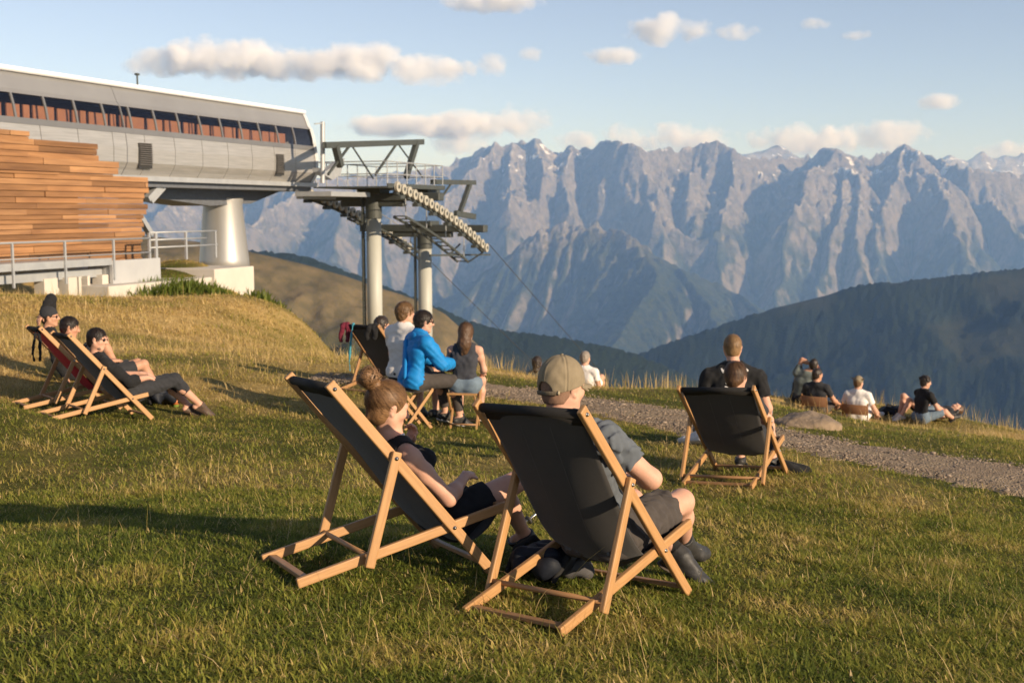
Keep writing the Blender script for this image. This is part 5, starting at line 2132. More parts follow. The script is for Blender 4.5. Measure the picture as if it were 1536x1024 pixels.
# ---- people at the crest
def ridge_people():
    g = 'people resting on the meadow'
    h = .011
    # head behind the cap, and the man in white
    M = ground_frame(806, 600, 20.6, rad(-15))
    M.translation.z = at(806, 534, 20.6)[2] - .90
    P = ground_sitter(M, .95, True)

    def mane(F):
        F.cone(P.H(0, -.04, .02), P.H(0, -.07, -.14), .075, .055, .03)
    wear = [('hair', P.hair(.008, .014, .028, (.85, -.45), .003, mane, None), HAIR['dark']), ('shirt', P.shirt(h, .01, .5, -.05, .07, .003, 41), OLIVE), ('shorts', P.trousers(h, .014, .7, 0, .003, 42), CHAR)] + shoes(P, .010, SHOE)
    person('person with long dark hair sitting low beyond the crest behind the cap', P, g, h, {}, 'light', wear)
    M = ground_frame(877, 600, 20.3, rad(-25))
    M.translation.z = at(877, 524, 20.3)[2] - .94
    P = ground_sitter(M, 1.0, lean=.06, hf=(.15, 1, -.12), eR=(.26, .02, .30), wR=(.2, .2, .2))
    cu = Field()
    cu.cone(P.H(-.075, .0, .03), P.H(-.085, .0, -.02), .030, .026, .01)
    wear = [('hair', P.hair(.008, .010, .022), HAIR['grey']), ('headphones', cu.mesh(.007, 'headphones'), SHOEW), ('shirt', P.shirt(h, .014, .6, -.06, .068, .004, 43), WHITE), ('shorts', P.trousers(h, .016, .8, 0, .003, 44), WHITE)] + shoes(P, .010, SHOE)
    person('grey-haired man in a white T-shirt sitting alone at the crest', P, g, h, {}, 'light', wear)
    # two on low seats
    M = ground_frame(1200, 634, 22.8, rad(-25))
    P = ground_sitter(M, 1.0, lean=.12, neck=(.10, -.06, .62), head=(.24, -.02, .77), sR=(.28, -.05, .54), sL=(-.09, -.05, .60), eR=(.30, .1, .34), wR=(.2, .3, .3), eL=(.0, .02, .86), wL=(.20, .04, .76))
    P2 = P
    wear = [('hair', P.hair(.008, .010, .022), HAIR['dark']), ('shirt', P.shirt(h, .013, .6, -.05, .07, .004, 45), OLIVE), ('shorts', P.trousers(h, .016, .8, 0, .003, 46), CHAR)] + shoes(P, .010, SHOE)
    person('person in grey leaning back with one elbow raised beside the boulder', P, g, h, {'L': dict(d=V3(.9, .1, -.2), n=V3(0, -1, 0), side=1, curl=.8)}, 'tan', wear)
    M = ground_frame(1225, 634, 22.0, rad(-30))
    low_seat(M, 'low brown backrest behind the man in the grey and black shirt')
    P = ground_sitter(M, 1.0, lean=.12, hf=(.55, .8, -.05), eR=(.30, .06, .30), wR=(.33, .32, .20), kR=(.20, .46, .20), kL=(-.1, .42, .36), aR=(.18, .85, .06), tR=(.2, 1.0, .08))
    wear = [('hair', P.hair(.008, .009, .022), HAIR['dark']), ('shirt', P.shirt(h, .013, .6, -.05, .07, .004, 47), CHAR, ), ('shorts', P.trousers(h, .016, .85, 0, .003, 48), SHORTG)] + shoes(P, .010, SHOE)
    person('dark-haired man in a grey and black shirt looking right near the boulder', P, g, h, {}, 'tan', wear)
    M = ground_frame(1285, 640, 22.2, rad(-28))
    low_seat(M, 'low brown backrest behind the man in the white T-shirt and backward cap')
    P = ground_sitter(M, 1.06, lean=.05, hf=(.35, 1, -.05), eR=(.30, .08, .28), wR=(.30, .33, .14), kR=(.2, .48, .24), kL=(-.15, .45, .30), aR=(.24, .88, .06), aL=(-.1, .85, .06), tR=(.30, 1.03, .10), tL=(-.1, 1.0, .1))
    R = P.hR()
    C = Field()
    C.ell(P.H(0, -.010, .036), R, V3(.090, .110, .104), 0)
    C.cut(P.H(0, 0, .008), -(P.hu * .98 + P.hf * .12))
    for s in (-1, 1):
        C.cone(P.H(s * .07, -.02, .06), P.H(s * .135, -.03, .085), .020, .010, .01)
    wear = [('hair', P.hair(.008, .006, .02), HAIR['light']), ('hat', C.mesh(.008, 'hat'), KHAKI), ('shirt', P.shirt(h, .015, .62, -.06, .07, .004, 49), WHITE), ('shorts', P.trousers(h, .018, .85, 0, .003, 50), WHITE)] + shoes(P, .010, SHOEW)
    person('man in white T-shirt and beige hat sitting at the crest', P, g, h, {}, 'light', wear)
    # the pair at the far right
    M = ground_frame(1380, 633, 22.4, rad(-72))
    P = ground_sitter(M, .98, lean=-.02, hf=(.2, 1, -.15), eR=(.24, .20, .30), wR=(.10, .46, .24), kR=(.22, .40, .22), kL=(-.14, .48, .26), aR=(.12, .66, .07), aL=(-.05, .75, .08), tR=(.14, .78, .14), tL=(-.05, .86, .20))

    def curls(F):
        rr = np.random.default_rng(9)
        for i in range(26):
            v = nrm(rr.normal(size=3))
            v[2] = abs(v[2]) * .8
            if v @ V3(0, 1, 0) > .75:
                continue
            F.ell(P.H(*(v * V3(.082, .10, .10) + V3(0, -.02, .035))), np.eye(3), V3(.030, .030, .030), .008)
    wear = [('hair', P.hair(.008, .012, .03, rough=.005, extra=curls, nape=None), HAIR['dark']), ('shirt', P.shirt(h, .014, .6, -.05, .07, .004, 51), BLACK), ('shorts', P.trousers(h, .016, .9, 0, .003, 52), DENIM)] + shoes(P, .010, SHOE)
    person('curly-haired person in a black T-shirt sitting sideways at the far end of the crest', P, g, h, {}, 'light', wear)
    M = ground_frame(1388, 630, 22.9, rad(95))
    d = dict(pel=(0, 0, .11), neck=(0, -.50, .16), head=(0, -.66, .17), hf=(0, -.1, 1), hu=(0, -1, 0), sR=(.19, -.44, .13), eR=(.30, -.2, .07), wR=(.2, .02, .1), hR=(.09, .05, .10), kR=(.11, .42, .43), aR=(.1, .50, .07), tR=(.1, .66, .03),
             kL=(-.12, .40, .38), aL=(-.1, .55, .07), tL=(-.1, .70, .03))
    P = Person(frame_pts(M, sym(d)), 1.0)
    wear = [('hair', P.hair(.008, .009, .022), HAIR['brown']), ('shirt', P.shirt(h, .013, .6, -.05, .07, .003, 53), CHAR), ('shorts', P.trousers(h, .016, .5, 0, .003, 54), CHAR)] + shoes(P, .010, SHOEW)
    person('person lying on the grass with bare knees raised, behind the curly-haired sitter', P, g, h, {}, 'light', wear)


def low_seat(M, label):
    r = thing('low_chair', label, 'low chair', M=M, group='low chairs at the crest')
    br = mat('brown_canvas', (0.25, 0.12, 0.055), 0.85, (0.19, 0.09, 0.04), 20, 4, .001, 100)
    b = MB().box((0, -.255, .30), (.47, .012, .19), None, .004)
    b.build('backrest', br, r, True)
    for s in (-1, 1):
        timber('upright', r, (s * .235, -.13, -.02), (s * .235, -.25, .43), .020, .028, (0, 1, 0), WOOD2, .003)
        timber('seat_rail', r, (s * .225, -.22, .02), (s * .225, .20, .05), .020, .028, (0, 0, 1), WOOD2, .003)
    return r


man_cap()
woman_bun()
man_shades()
left_pair()
friends()
right_pair()
ridge_people()
# ------------------------------------------------------------------ lift station
AX = nrm(V3(.3565, .9343, 0))              # along the ropeway, away from the camera
PX = V3(AX[1], -AX[0], 0)                  # to the right of the ropeway (towards the camera)
UZ = V3(0, 0, 1)
GALV = mat('galvanised_steel', (0.42, 0.43, 0.43), 0.5, (0.33, 0.34, 0.35), 3, 5, 0.001, 30, metal=0.35)
DARKST = mat('dark_green_steel', (0.060, 0.066, 0.060), 0.55, (0.042, 0.047, 0.043), 4, 5, 0.001, 30)
HOOD = mat('hood_sheet', (0.33, 0.325, 0.315), 0.42, (0.28, 0.275, 0.27), 0.6, 5, metal=0.45)
HOODR = mat('hood_roof_edge', (0.74, 0.74, 0.74), 0.4, (0.68, 0.68, 0.68), 1, 3)
BAND = mat('hood_frame', (0.19, 0.19, 0.19), 0.45, (0.16, 0.16, 0.16), 1, 3, metal=0.3)
CLAD = mat('cladding_panel', (0.50, 0.48, 0.45), 0.40, (0.36, 0.35, 0.33), 2.2, 7, 0.006, 9, stretch=(0.4, 1, 13), metal=0.5, contrast=1.3)
LOUV = mat('louvre', (0.15, 0.14, 0.13), 0.6)
CONC = mat('concrete', (0.55, 0.50, 0.43), 0.9, (0.46, 0.42, 0.36), 1.3, 7, 0.004, 14)
PILLAR = mat('pillar_steel', (0.45, 0.43, 0.40), 0.38, (0.38, 0.37, 0.35), 0.8, 6, stretch=(3, 3, 0.4), metal=0.55)
PLANK = mat('larch_plank', (0.29, 0.145, 0.060), 0.75, (0.155, 0.074, 0.032), 1.1, 8, 0.003, 8, stretch=(0.5, 3, 7), contrast=1.3, isl=.32)
PLANK2 = mat('larch_plank_pale', (0.34, 0.18, 0.080), 0.75, (0.20, 0.10, 0.045), 1.1, 8, 0.003, 8, stretch=(0.5, 3, 7), contrast=1.3, isl=.28)
INNER = mat('machinery_cover', (0.36, 0.175, 0.085), 0.6, (0.27, 0.13, 0.065), 1, 4)


def glass():
    m = bpy.data.materials.new('tinted_pane')
    m.use_nodes = True
    nt = m.node_tree
    t = nd(nt, 'ShaderNodeBsdfTransparent')
    t.inputs['Color'].default_value = (0.93, 0.90, 0.89, 1)
    g = nd(nt, 'ShaderNodeBsdfGlossy', Roughness=0.04)
    g.inputs['Color'].default_value = (0.8, 0.8, 0.85, 1)
    ge = nd(nt, 'ShaderNodeNewGeometry')
    dt = nd(nt, 'ShaderNodeVectorMath', operation='DOT_PRODUCT')
    nt.links.new(ge.outputs['Incoming'], dt.inputs[0])
    nt.links.new(ge.outputs['Normal'], dt.inputs[1])
    ab = nd(nt, 'ShaderNodeMath', operation='ABSOLUTE')
    nt.links.new(dt.outputs['Value'], ab.inputs[0])
    om = nd(nt, 'ShaderNodeMath', operation='SUBTRACT')
    om.inputs[0].default_value = 1.0
    nt.links.new(ab.outputs[0], om.inputs[1])
    pw = nd(nt, 'ShaderNodeMath', operation='POWER')
    nt.links.new(om.outputs[0], pw.inputs[0])
    pw.inputs[1].default_value = 5.0
    f = nd(nt, 'ShaderNodeMath', operation='MULTIPLY_ADD')
    nt.links.new(pw.outputs[0], f.inputs[0])
    f.inputs[1].default_value = 0.96
    f.inputs[2].default_value = 0.04
    mx = nd(nt, 'ShaderNodeMixShader')
    nt.links.new(f.outputs[0], mx.inputs[0])
    nt.links.new(t.outputs[0], mx.inputs[1])
    nt.links.new(g.outputs[0], mx.inputs[2])
    nt.links.new(mx.outputs[0], nt.nodes['Material Output'].inputs['Surface'])
    return m


PANE = glass()
ST0 = at(0, 300, 32.0) * V3(1, 1, 0)       # foot of the near wall where the picture's left edge cuts it
ST_M = Matrix((tuple(AX) , tuple(-PX), tuple(UZ))).transposed().to_4x4()   # local x along the ropeway, y to the left, z up
ST_M.translation = Vector(ST0)


def on_wall(u, v, d0, n):
    """where a pixel meets the vertical plane through d0 (a point) with normal n"""
    r = ray(u, v)
    t = (d0 @ n) / (r @ n)
    return r * t


def station():
    root = thing('lift_station', 'long grey cable-car station with curved hood, window band and louvres on a thick pillar', 'lift station', M=ST_M)
    Z = lambda v, Y: at(0, v, Y)[2]
    zr = Z(95, 32)                                                       # roof edge
    zt, z1, z2, zb = zr, Z(134, 32), Z(172, 32), Z(254, 32)
    z3 = Z(182, 32)
    Wd = 4.6
    x0, x1 = -9.0, 16.9
    # section of the near side: y grows to the left (into the hood); bulges towards the camera in the middle
    sec = [(0.62, zt), (0.50, zt - .18), (0.34, z1 + .12), (0.24, z1), (0.14, (z1 + z2) / 2), (0.08, z2), (0.05, z3), (0.0, (z3 + zb) / 2 + .2), (0.02, (z3 + zb) / 2 - .25), (0.10, zb + .25), (0.28, zb)]

    def strip(name, pts, m, xa, xb, parent=root, off=0.0, thick=.05):
        b = MB()
        bm = b.bm
        n = len(pts)
        vs = []
        for x in (xa, xb):
            for o in (off, off + thick):
                vs.append([bm.verts.new((x, y + o, z)) for y, z in pts])
        a, c, d, e = vs
        for i in range(n - 1):
            bm.faces.new((a[i], a[i + 1], d[i + 1], d[i]))
            bm.faces.new((c[i], c[i + 1], e[i + 1], e[i]))
            bm.faces.new((a[i], a[i + 1], c[i + 1], c[i]))
            bm.faces.new((d[i], d[i + 1], e[i + 1], e[i]))
        for i in (0, n - 1):
            bm.faces.new((a[i], d[i], e[i], c[i]))
        return b.build(name, m, parent, False)
    i1, i2, i3 = 3, 5, 6
    strip('hood_upper', sec[:i1 + 1], HOOD, x0, 5.32)
    strip('hood_upper', sec[:i1 + 1], HOOD, 5.36, x1)
    strip('hood_sill', sec[i2:i3 + 1], BAND, x0, x1, off=-.015)
    # windows: raked mullions with a pane between each pair
    nb = 21
    xs = np.linspace(x0, x1 - .15, nb + 1)
    for a, b_ in zip(xs, xs[1:]):
        w = strip('window', [(y, z) for y, z in sec[i1:i2 + 1]], BAND, a - .035, a + .035, off=-.012)
        p = strip('pane', sec[i1:i2 + 1], PANE, a + .037, b_ - .037, w, off=.02, thick=.012)
    # covers of the machinery standing behind the glass
    b = MB()
    rr = random.Random(2)
    x = x0
    while x < x1 - 1.6:
        w = rr.choice((.75, .55, .9, .3))
        b.box((x + w / 2, .62, (z1 + z2) / 2 - .20), (w - .06, .05, (z1 - z2) * .9 - .05 * rr.random()))
        x += w + rr.choice((.04, .08, .14))
    b.build('machinery_cover', INNER, root)
    b = MB().box(((x0 + x1) / 2, 2.0, (z1 + z2) / 2 + .02), (x1 - x0 - .5, .06, z1 - z2 + .2))
    b.build('inner_wall', mat('inner_wall', (0.07, 0.06, 0.06), .8), root)
    # lower cladding in panels with seams
    n = 17
    xs = np.linspace(x0, x1, n + 1)
    for a, b_ in zip(xs, xs[1:]):
        strip('cladding_panel', sec[i3:], CLAD, a + .012, b_ - .012)
    for xc in (5.6 + .6, 14.2):
        b = MB()
        for i in range(11):
            z = z3 - .28 - i * (z3 - zb - .55) / 11
            b.bar((xc - (.31 if xc < 10 else .25), -.03 - .02 * math.sin(i / 10 * 3.14), z), (xc + (.31 if xc < 10 else .25), -.03 - .02 * math.sin(i / 10 * 3.14), z), .05, .022, (0, .5, 1))
        lo_ = b.build('louvre', LOUV, root)
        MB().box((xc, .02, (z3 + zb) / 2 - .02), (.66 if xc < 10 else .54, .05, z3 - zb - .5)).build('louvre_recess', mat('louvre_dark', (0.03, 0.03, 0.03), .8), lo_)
    # roof, far side, underside
    b = MB()
    b.box(((x0 + x1) / 2, .62 + (Wd - 1.2) / 2, zt + .02), (x1 - x0 + .1, Wd - 1.2, .10), None, .03)
    b.build('roof', HOODR, root)
    b = MB()
    b.box(((x0 + x1) / 2, .56, zt + .015), (x1 - x0 + .16, .22, .15), None, .04)
    b.build('roof_edge', HOODR, root)
    strip('hood_far_side', [(Wd - y, z) for y, z in sec], HOOD, x0, x1)
    b = MB()
    b.box(((x0 + x1) / 2, .30, zb - .09), (x1 - x0 + .5, .5, .16))
    b.build('bottom_beam', GALV, root)
    pc = np.array(ST_M.inverted() @ Vector(on_wall(334, 300, ST0 - PX * (Wd / 2 - .3), PX)))
    b = MB()
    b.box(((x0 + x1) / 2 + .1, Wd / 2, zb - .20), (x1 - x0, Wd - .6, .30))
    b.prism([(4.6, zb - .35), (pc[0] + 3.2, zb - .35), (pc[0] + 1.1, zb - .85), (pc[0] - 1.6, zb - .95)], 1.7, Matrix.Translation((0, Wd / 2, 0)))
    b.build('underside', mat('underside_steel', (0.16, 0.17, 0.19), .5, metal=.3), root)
    # rounded end cap ring
    prof = sec + [(Wd - y, z) for y, z in sec[::-1]]
    b = MB()
    bm = b.bm
    cyv, czv = Wd / 2, (zt + zb) / 2
    rings = []
    for s, xx in ((1.012, x1 - .06), (1.012, x1 + .16), (.97, x1 + .30), (.93, x1 + .33)):
        rings.append([bm.verts.new((xx, cyv + (y - cyv) * s, czv + (z - czv) * s)) for y, z in prof])
    m = len(prof)
    for a, c in zip(rings, rings[1:]):
        for i in range(m):
            bm.faces.new((a[i], a[(i + 1) % m], c[(i + 1) % m], c[i]))
    bm.faces.new(rings[-1])
    b.build('end_cap', mat('end_cap', (0.60, 0.60, 0.59), .4), root)
    # seam ring and a small mast on the roof
    strip('seam_rib', sec, BAND, 5.32, 5.36, off=-.006)
    MB().tube((7.7, 1.4, zt + .05), (7.7, 1.4, zt + .55), .03, n=8).box((7.7, 1.4, zt + .58), (.14, .14, .07), None, .02).build('roof_sensor', DARKST, root)
    # pillar
    M = Matrix.Translation((pc[0], Wd / 2 - .3, 0))
    zc = at(333, 402, 42.3)[2] - .4
    MB().lathe([(.98, zc), (.94, zc + .6), (.74, zb - .9), (.78, zb - .72), (.78, zb - .62)], 40, M).build('pillar', PILLAR, root, True)
    def sl(u, v):
        return ST_M.inverted() @ Vector(on_wall(u, v, ST0 - PX * .5, PX))
    MB().bar(sl(243, 274), sl(220, 299), .22, .18).bar(sl(250, 276), sl(226, 303), .14, .12).bar(sl(208, 322), sl(226, 352), .2, .16).build('strut', GALV, root)
    return zb, zc


ZB, ZC = station()


def timber_shed():
    """stacked larch planks with a stepped right-hand end"""
    p0 = at(0, 300, 31.0) * V3(1, 1, 0)
    M = ST_M.copy()
    M.translation = Vector(p0)
    inv = np.array(M.inverted())
    root = thing('plank_shed', 'orange larch plank shed with a stepped end below the station', 'shed', M=M)

    def lx(u, v):
        q = on_wall(u, v, p0, PX)
        q = inv[:3, :3] @ q + inv[:3, 3]
        return q[0], q[2]
    rows = [(197, 213, 44), (216, 242, 147), (243, 262, 178), (262, 266, 170), (266, 290, 222), (290, 306, 216), (306, 322, 222), (322, 334, 216), (334, 354, 216), (354, 372, 214), (372, 392, 212)]
    rr = random.Random(6)
    x_left = -8.0
    b1, b2 = MB(), MB()
    for i, (v0, v1, u) in enumerate(rows):
        xe, za = lx(u, v0)
        _, zb_ = lx(u, v1)
        # heights read at the right-hand end, planks run level
        n = max(1, int(round((za - zb_) / .165)))
        hgt = (za - zb_) / n
        for k in range(n):
            z = za - hgt * (k + .5)
            x = x_left
            end = xe - (0 if k % 2 == 0 else rr.uniform(0, .12))
            while x < end - .05:
                L = min(rr.uniform(2.2, 3.8), end - x)
                dp = rr.uniform(-.02, .02) - (.05 if rr.random() < .12 else 0)
                (b1 if rr.random() < .62 else b2).box((x + L / 2, .12 + dp, z), (L - .010, .26, hgt - .012), None, .006)
                x += L
    b1.build('plank_cladding', PLANK, root)
    b2.build('plank_cladding', PLANK2, root)
    xe, zt = lx(218, 216)
    _, zz = lx(218, 390)
    xc, zc_ = lx(147, 216)
    MB().box(((x_left + xc) / 2 - .3, 1.9, (zc_ + zz) / 2 - .2), (xc - x_left - .6, 3.2, zc_ - zz - .4)).build('core_wall', PLANK2, root)
    xs, zs = lx(100, 392)
    MB().box(((x_left + xe) / 2, .6, zz - .14), (xe - x_left - .2, 1.2, .18)).build('floor_slab', CONC, root)


timber_shed()


def deck_and_railing():
    p0 = at(0, 300, 29.4) * V3(1, 1, 0)
    M = ST_M.copy()
    M.translation = Vector(p0)
    inv = np.array(M.inverted())

    def lx(u, v):
        q = on_wall(u, v, p0, PX)
        q = inv[:3, :3] @ q + inv[:3, 3]
        return q[0], q[2]
    root = thing('walkway', 'grey steel walkway on short concrete blocks in front of the plank shed', 'walkway', M=M)
    xa = -6.0
    x170, zd = lx(168, 391)
    x240, z240 = lx(240, 391)
    x325, zr = lx(327, 350)
    b = MB()
    b.box(((xa + x170) / 2, .03, zd - .02), (x170 - xa, .06, .20))
    b.box(((xa + x170) / 2, .40, zd - .34), (x170 - xa, .06, .24))
    b.box(((xa + x170) / 2, .75, zd + .04), (x170 - xa, 1.4, .05))
    b.build('deck_beam', GALV, root)
    _, zlow = lx(205, 434)
    MB().box(((x170 + x240) / 2, .04, (zd + zlow) / 2), (x240 - x170, .10, zd - zlow)).box(((x170 + x240) / 2, .5, (zd + zlow) / 2 + .02), (x240 - x170 - .1, .8, zd - zlow - .2)).build('side_panel', mat('steel_panel', (0.50, 0.50, 0.49), .5, (0.42, 0.42, 0.42), 1, 5, metal=.3), root)
    for u in (92, 117, 128, 141, 171):
        x, _ = lx(u, 430)
        w = .34 if u in (92, 117, 171) else .10
        MB().box((x, .35 + (.15 if u == 92 else 0), zd - .85), (w * (1.6 if u in (92, 171) else 1), .35, .9)).build('support_block', CONC, root)
    rail = thing('railing', 'pale tubular railing along the walkway, its right end by the pillar', 'railing', M=M)
    x0p, zt = lx(0, 365)
    posts = [lx(18, 400)[0] - 1.4 * k for k in (3, 2, 1)] + [lx(u, 400)[0] for u in (18, 97, 170)]
    xe = lx(224, 360)[0]
    for x in posts:
        MB().box((x, -.03, (zt + zd - .55) / 2), (.055, .055, zt - zd + .55)).build('post', GALV, rail)
    for z in (zt, zt - .42):
        MB().tube((xa, -.03, z), (xe, -.03, z), .028 if z == zt else .02, n=10).build('rail', GALV, rail, True)
    zt2 = lx(225, 349)[1]
    for u in (226, 236, 281, 325):
        x = lx(u, 380)[0]
        MB().box((x, .04, (zt2 + zd - .1) / 2), (.07 if u != 236 else .10, .06, zt2 - zd + .1)).build('post', GALV, rail)
    xs = lx(226, 360)[0]
    for k, z in enumerate((zt2, zt2 - .22, zt2 - .45)):
        MB().tube((xs, .04, z), (x325 if k != 1 else x325 - .6, .04, z), .026, n=10).build('rail', GALV, rail, True)
    # concrete foundation under the pillar
    f0 = at(381, 400, 38.6) * V3(1, 1, 0)
    Mf = ST_M.copy()
    Mf.translation = Vector(f0)
    zt_ = at(381, 399, 38.6)[2]
    fnd = thing('foundation', 'pale concrete foundation block carrying the station pillar', 'foundation', M=Mf)
    MB().box((-1.1, 1.6, zt_ - 1.2), (2.2, 3.2, 2.4), None, .02).build('block', CONC, fnd)
    MB().box((-4.6, 1.3, zt_ - 1.30), (4.796, 2.4, 2.1), None, .02).build('plinth', CONC, fnd)


deck_and_railing()


# ------------------------------------------------------------------ first support of the ropeway
def ropeway_tower():
    T1 = at(560, 300, 50.0) * V3(1, 1, 0)
    T2 = T1 + AX * 5.0
    M = ST_M.copy()
    M.translation = Vector(T1)
    root = thing('ropeway_tower', 'twin-column ropeway tower with curved rows of sheave wheels', 'ropeway tower', M=M)
    inv = np.array(M.inverted())
    L = lambda p: inv[:3, :3] @ p + inv[:3, 3]
    wheel_m = mat('sheave_rubber', (0.40, 0.375, 0.31), .6, (0.30, 0.28, 0.23), 6, 4)
    # columns with a dark cap and a ladder on the left
    for P, u, v, r, Y in ((T1, 560, 292, .32, 50.0), (T2, 637, 340, .32, 54.7)):
        c = L(at(u, v, Y))
        zt = c[2]
        base = -8.0
        MB().lathe([(r * 1.03, base), (r, zt - 1.0)], 28, Matrix.Translation((c[0], c[1], 0))).build('column', mat('column_paint', (0.40, 0.40, 0.35), .5, (0.33, 0.33, 0.29), .7, 6, stretch=(3, 3, .4)), root, True)
        MB().lathe([(r * 1.12, zt - 1.02), (r * 1.12, zt)], 28, Matrix.Translation((c[0], c[1], 0))).box((c[0], c[1], zt + .14), (.95, 1.1, .26), None, .03).build('column_head', DARKST, root)
        b = MB()
        # ladder stands off the column on the picture's left
        side = np.array([-.28, .96, 0]) * (r + .14)
        for s in (-.2, .2):
            q = np.array([c[0], c[1], 0]) + side + np.array([.9, .28, 0]) * s
            b.box((q[0], q[1], (zt + base) / 2), (.06, .06, zt - base))
        z = base
        while z < zt:
            q = np.array([c[0], c[1], z]) + side
            b.bar(q - V3(.18, .056, 0), q + V3(.18, .056, 0), .03, .03)
            z += .3
        b.build('ladder', DARKST, root)
    # crossarms
    for d, z in ((0.0, .55), (4.9, -.85)):
        b = MB()
        b.box((d, 0, z), (.5, 6.4, .34), None, .03)
        b.box((d, 0, z - .28), (.34, 3.0, .26), None, .03)
        b.build('crossarm', DARKST, root)

    def train(side, d0, d1, zs, n):
        """curved beam carrying n wheels; side<0 right of the ropeway"""
        k = np.linspace(0, 1, n)
        d = d0 + (d1 - d0) * k
        z = zs[0] + (zs[1] - zs[0]) * (0.55 * k + .45 * k ** 1.9)
        y = side
        b = MB()
        pts = [(a, y, c - .10) for a, c in zip(d, z)]
        for p, q in zip(pts, pts[1:]):
            b.bar(p, q, .10, .26)
        for p in pts[1::3]:
            b.box((p[0], p[1] + .0, p[2] - .18), (.34, .24, .14))
        b.build('sheave_beam', DARKST, root)
        yw = y - .16
        for a, c in zip(d, z):
            Mw = Matrix.Translation((a, yw, c + .02)) @ Matrix.Rotation(math.pi / 2, 4, 'X')
            w = MB().lathe([(.15, -.055), (.205, -.05), (.205, -.028), (.175, -.015), (.175, .015), (.205, .028), (.205, .05), (.15, .055)], 22, Mw).build('sheave_wheel', wheel_m, root, False)
            MB().lathe([(.075, -.075), (.075, .075)], 12, Mw).build('hub', DARKST, w)
        return pts
    R = train(-2.85, -3.7, 5.4, (at(593, 281, 45.3)[2], at(730, 372, 54.2)[2]), 19)
    Lf = train(3.0, -.9, 9.3, (at(458, 289, 50.2)[2], at(619, 370, 60.4)[2]), 20)
    # second row of hangers under the right-hand wheels: inclined catwalk with rungs
    for pts, o in ((R, .75), (Lf, -.75)):
        b = MB()
        for p, q in zip(pts[5:], pts[6:]):
            for s in (0, .55 * np.sign(o)):
                b.bar((p[0], p[1] + o + s, p[2] - .55), (q[0], q[1] + o + s, q[2] - .55), .06, .10)
        for p in pts[5:]:
            b.bar((p[0], p[1] + o, p[2] - .52), (p[0], p[1] + o + .55 * np.sign(o), p[2] - .52), .10, .05)
        b.bar((pts[-1][0], pts[-1][1] + o, pts[-1][2] - .55), (pts[-1][0], pts[-1][1], pts[-1][2] - .1), .06, .06)
        b.build('catwalk', DARKST, root)
        b = MB()
        for i in range(5, len(pts), 4):
            p = pts[i]
            b.tube((p[0], p[1] + o, p[2] - .5), (p[0], p[1] + o, p[2] + .45), .022, n=6)
        b.path([(p[0], p[1] + o, p[2] + .45) for p in pts[5:]], .022, 6)
        b.build('catwalk_handrail', GALV, root)
    # maintenance gantries
    def pl(u, v, y):
        q = on_wall(u, v, T1 - PX * y, PX)
        return L(q)
    b = MB()
    for y in (-1.1, 1.6):
        A, B = pl(487, 218, y), pl(634, 213, y)
        b.bar(A, B, .16, .24)
        b.bar(pl(625, 214, y), pl(609, 266, y), .20, .24)
        b.bar(pl(503, 219, y), pl(511, 250, y), .22, .24)
        b.bar(pl(525, 218, y), pl(492, 262, y), .07, .09)
        b.bar(pl(595, 216, y), pl(563, 262, y), .07, .09)
        b.bar(pl(528, 219, y), pl(560, 268, y), .05, .05)
        b.bar(pl(597, 216, y), pl(634, 266, y), .05, .05)
    b.bar(pl(634, 213, -1.1), pl(634, 213, 1.6), .16, .2)
    b.bar(pl(487, 218, -1.1), pl(487, 218, 1.6), .16, .2)
    b.build('gantry', DARKST, root)
    b = MB()
    for y in (-1.4, 1.2):
        b.bar(pl(648, 273, y), pl(712, 274, y), .16, .22)
        b.bar(pl(705, 275, y), pl(690, 318, y), .18, .22)
        b.bar(pl(677, 275, y), pl(660, 300, y), .07, .08)
        b.bar(pl(683, 320, y), pl(712, 325, y), .16, .26)
    b.bar(pl(712, 274, -1.4), pl(712, 274, 1.2), .16, .2)
    b.build('gantry', DARKST, root)
    b = MB()
    b.bar(pl(645, 383, -2.0), pl(735, 382, -2.0), .06, .08)
    b.bar(pl(673, 383, -2.0), pl(690, 366, -2.0), .05, .06)
    b.build('lower_brace', DARKST, root)
    # grey gusset and mast beside the station
    b = MB()
    b.prism([(pl(474, 252, 0)[0], pl(474, 252, 0)[2]), (pl(484, 257, 0)[0], pl(484, 257, 0)[2]), (pl(512, 238, 0)[0], pl(512, 238, 0)[2]), (pl(506, 262, 0)[0], pl(506, 262, 0)[2]), (pl(494, 270, 0)[0], pl(494, 270, 0)[2]), (pl(474, 258, 0)[0], pl(474, 258, 0)[2])], .3)
    b.build('gusset', GALV, root)
    m0, m1 = pl(484, 275, -.5), pl(484, 183, -.5)
    MB().tube(m0, m1, .09, n=12).bar(pl(472, 186, -.5), pl(484, 185, -.5), .05, .05).build('mast', GALV, root)
    # platform with handrails
    b = MB()
    b.box((.4, -.2, .92), (5.6, 3.4, .07))
    b.box((.4, -1.9, .98), (5.6, .05, .18))
    b.box((3.1, -1.0, .80), (1.3, .9, .45), None, .04)
    b.build('platform', DARKST, root)
    b = MB()
    for y in (-1.85, 1.45):
        for x in np.linspace(-2.3, 3.1, 7):
            b.tube((x, y, .9), (x, y, 1.95), .025, n=6)
        for z in (1.45, 1.95):
            b.tube((-2.3, y, z), (3.1, y, z), .025, n=6)
    for x in (-2.3, .3, 3.1):
        for z in (1.45, 1.95):
            b.tube((x, -1.85, z), (x, 1.45, z), .025, n=6)
    b.build('platform_handrail', GALV, root)
    MB().box((-3.4, 0, .62), (3.2, 1.6, .18)).box((-3.2, .9, .55), (2.6, .3, .24)).build('link_beam', GALV, root)
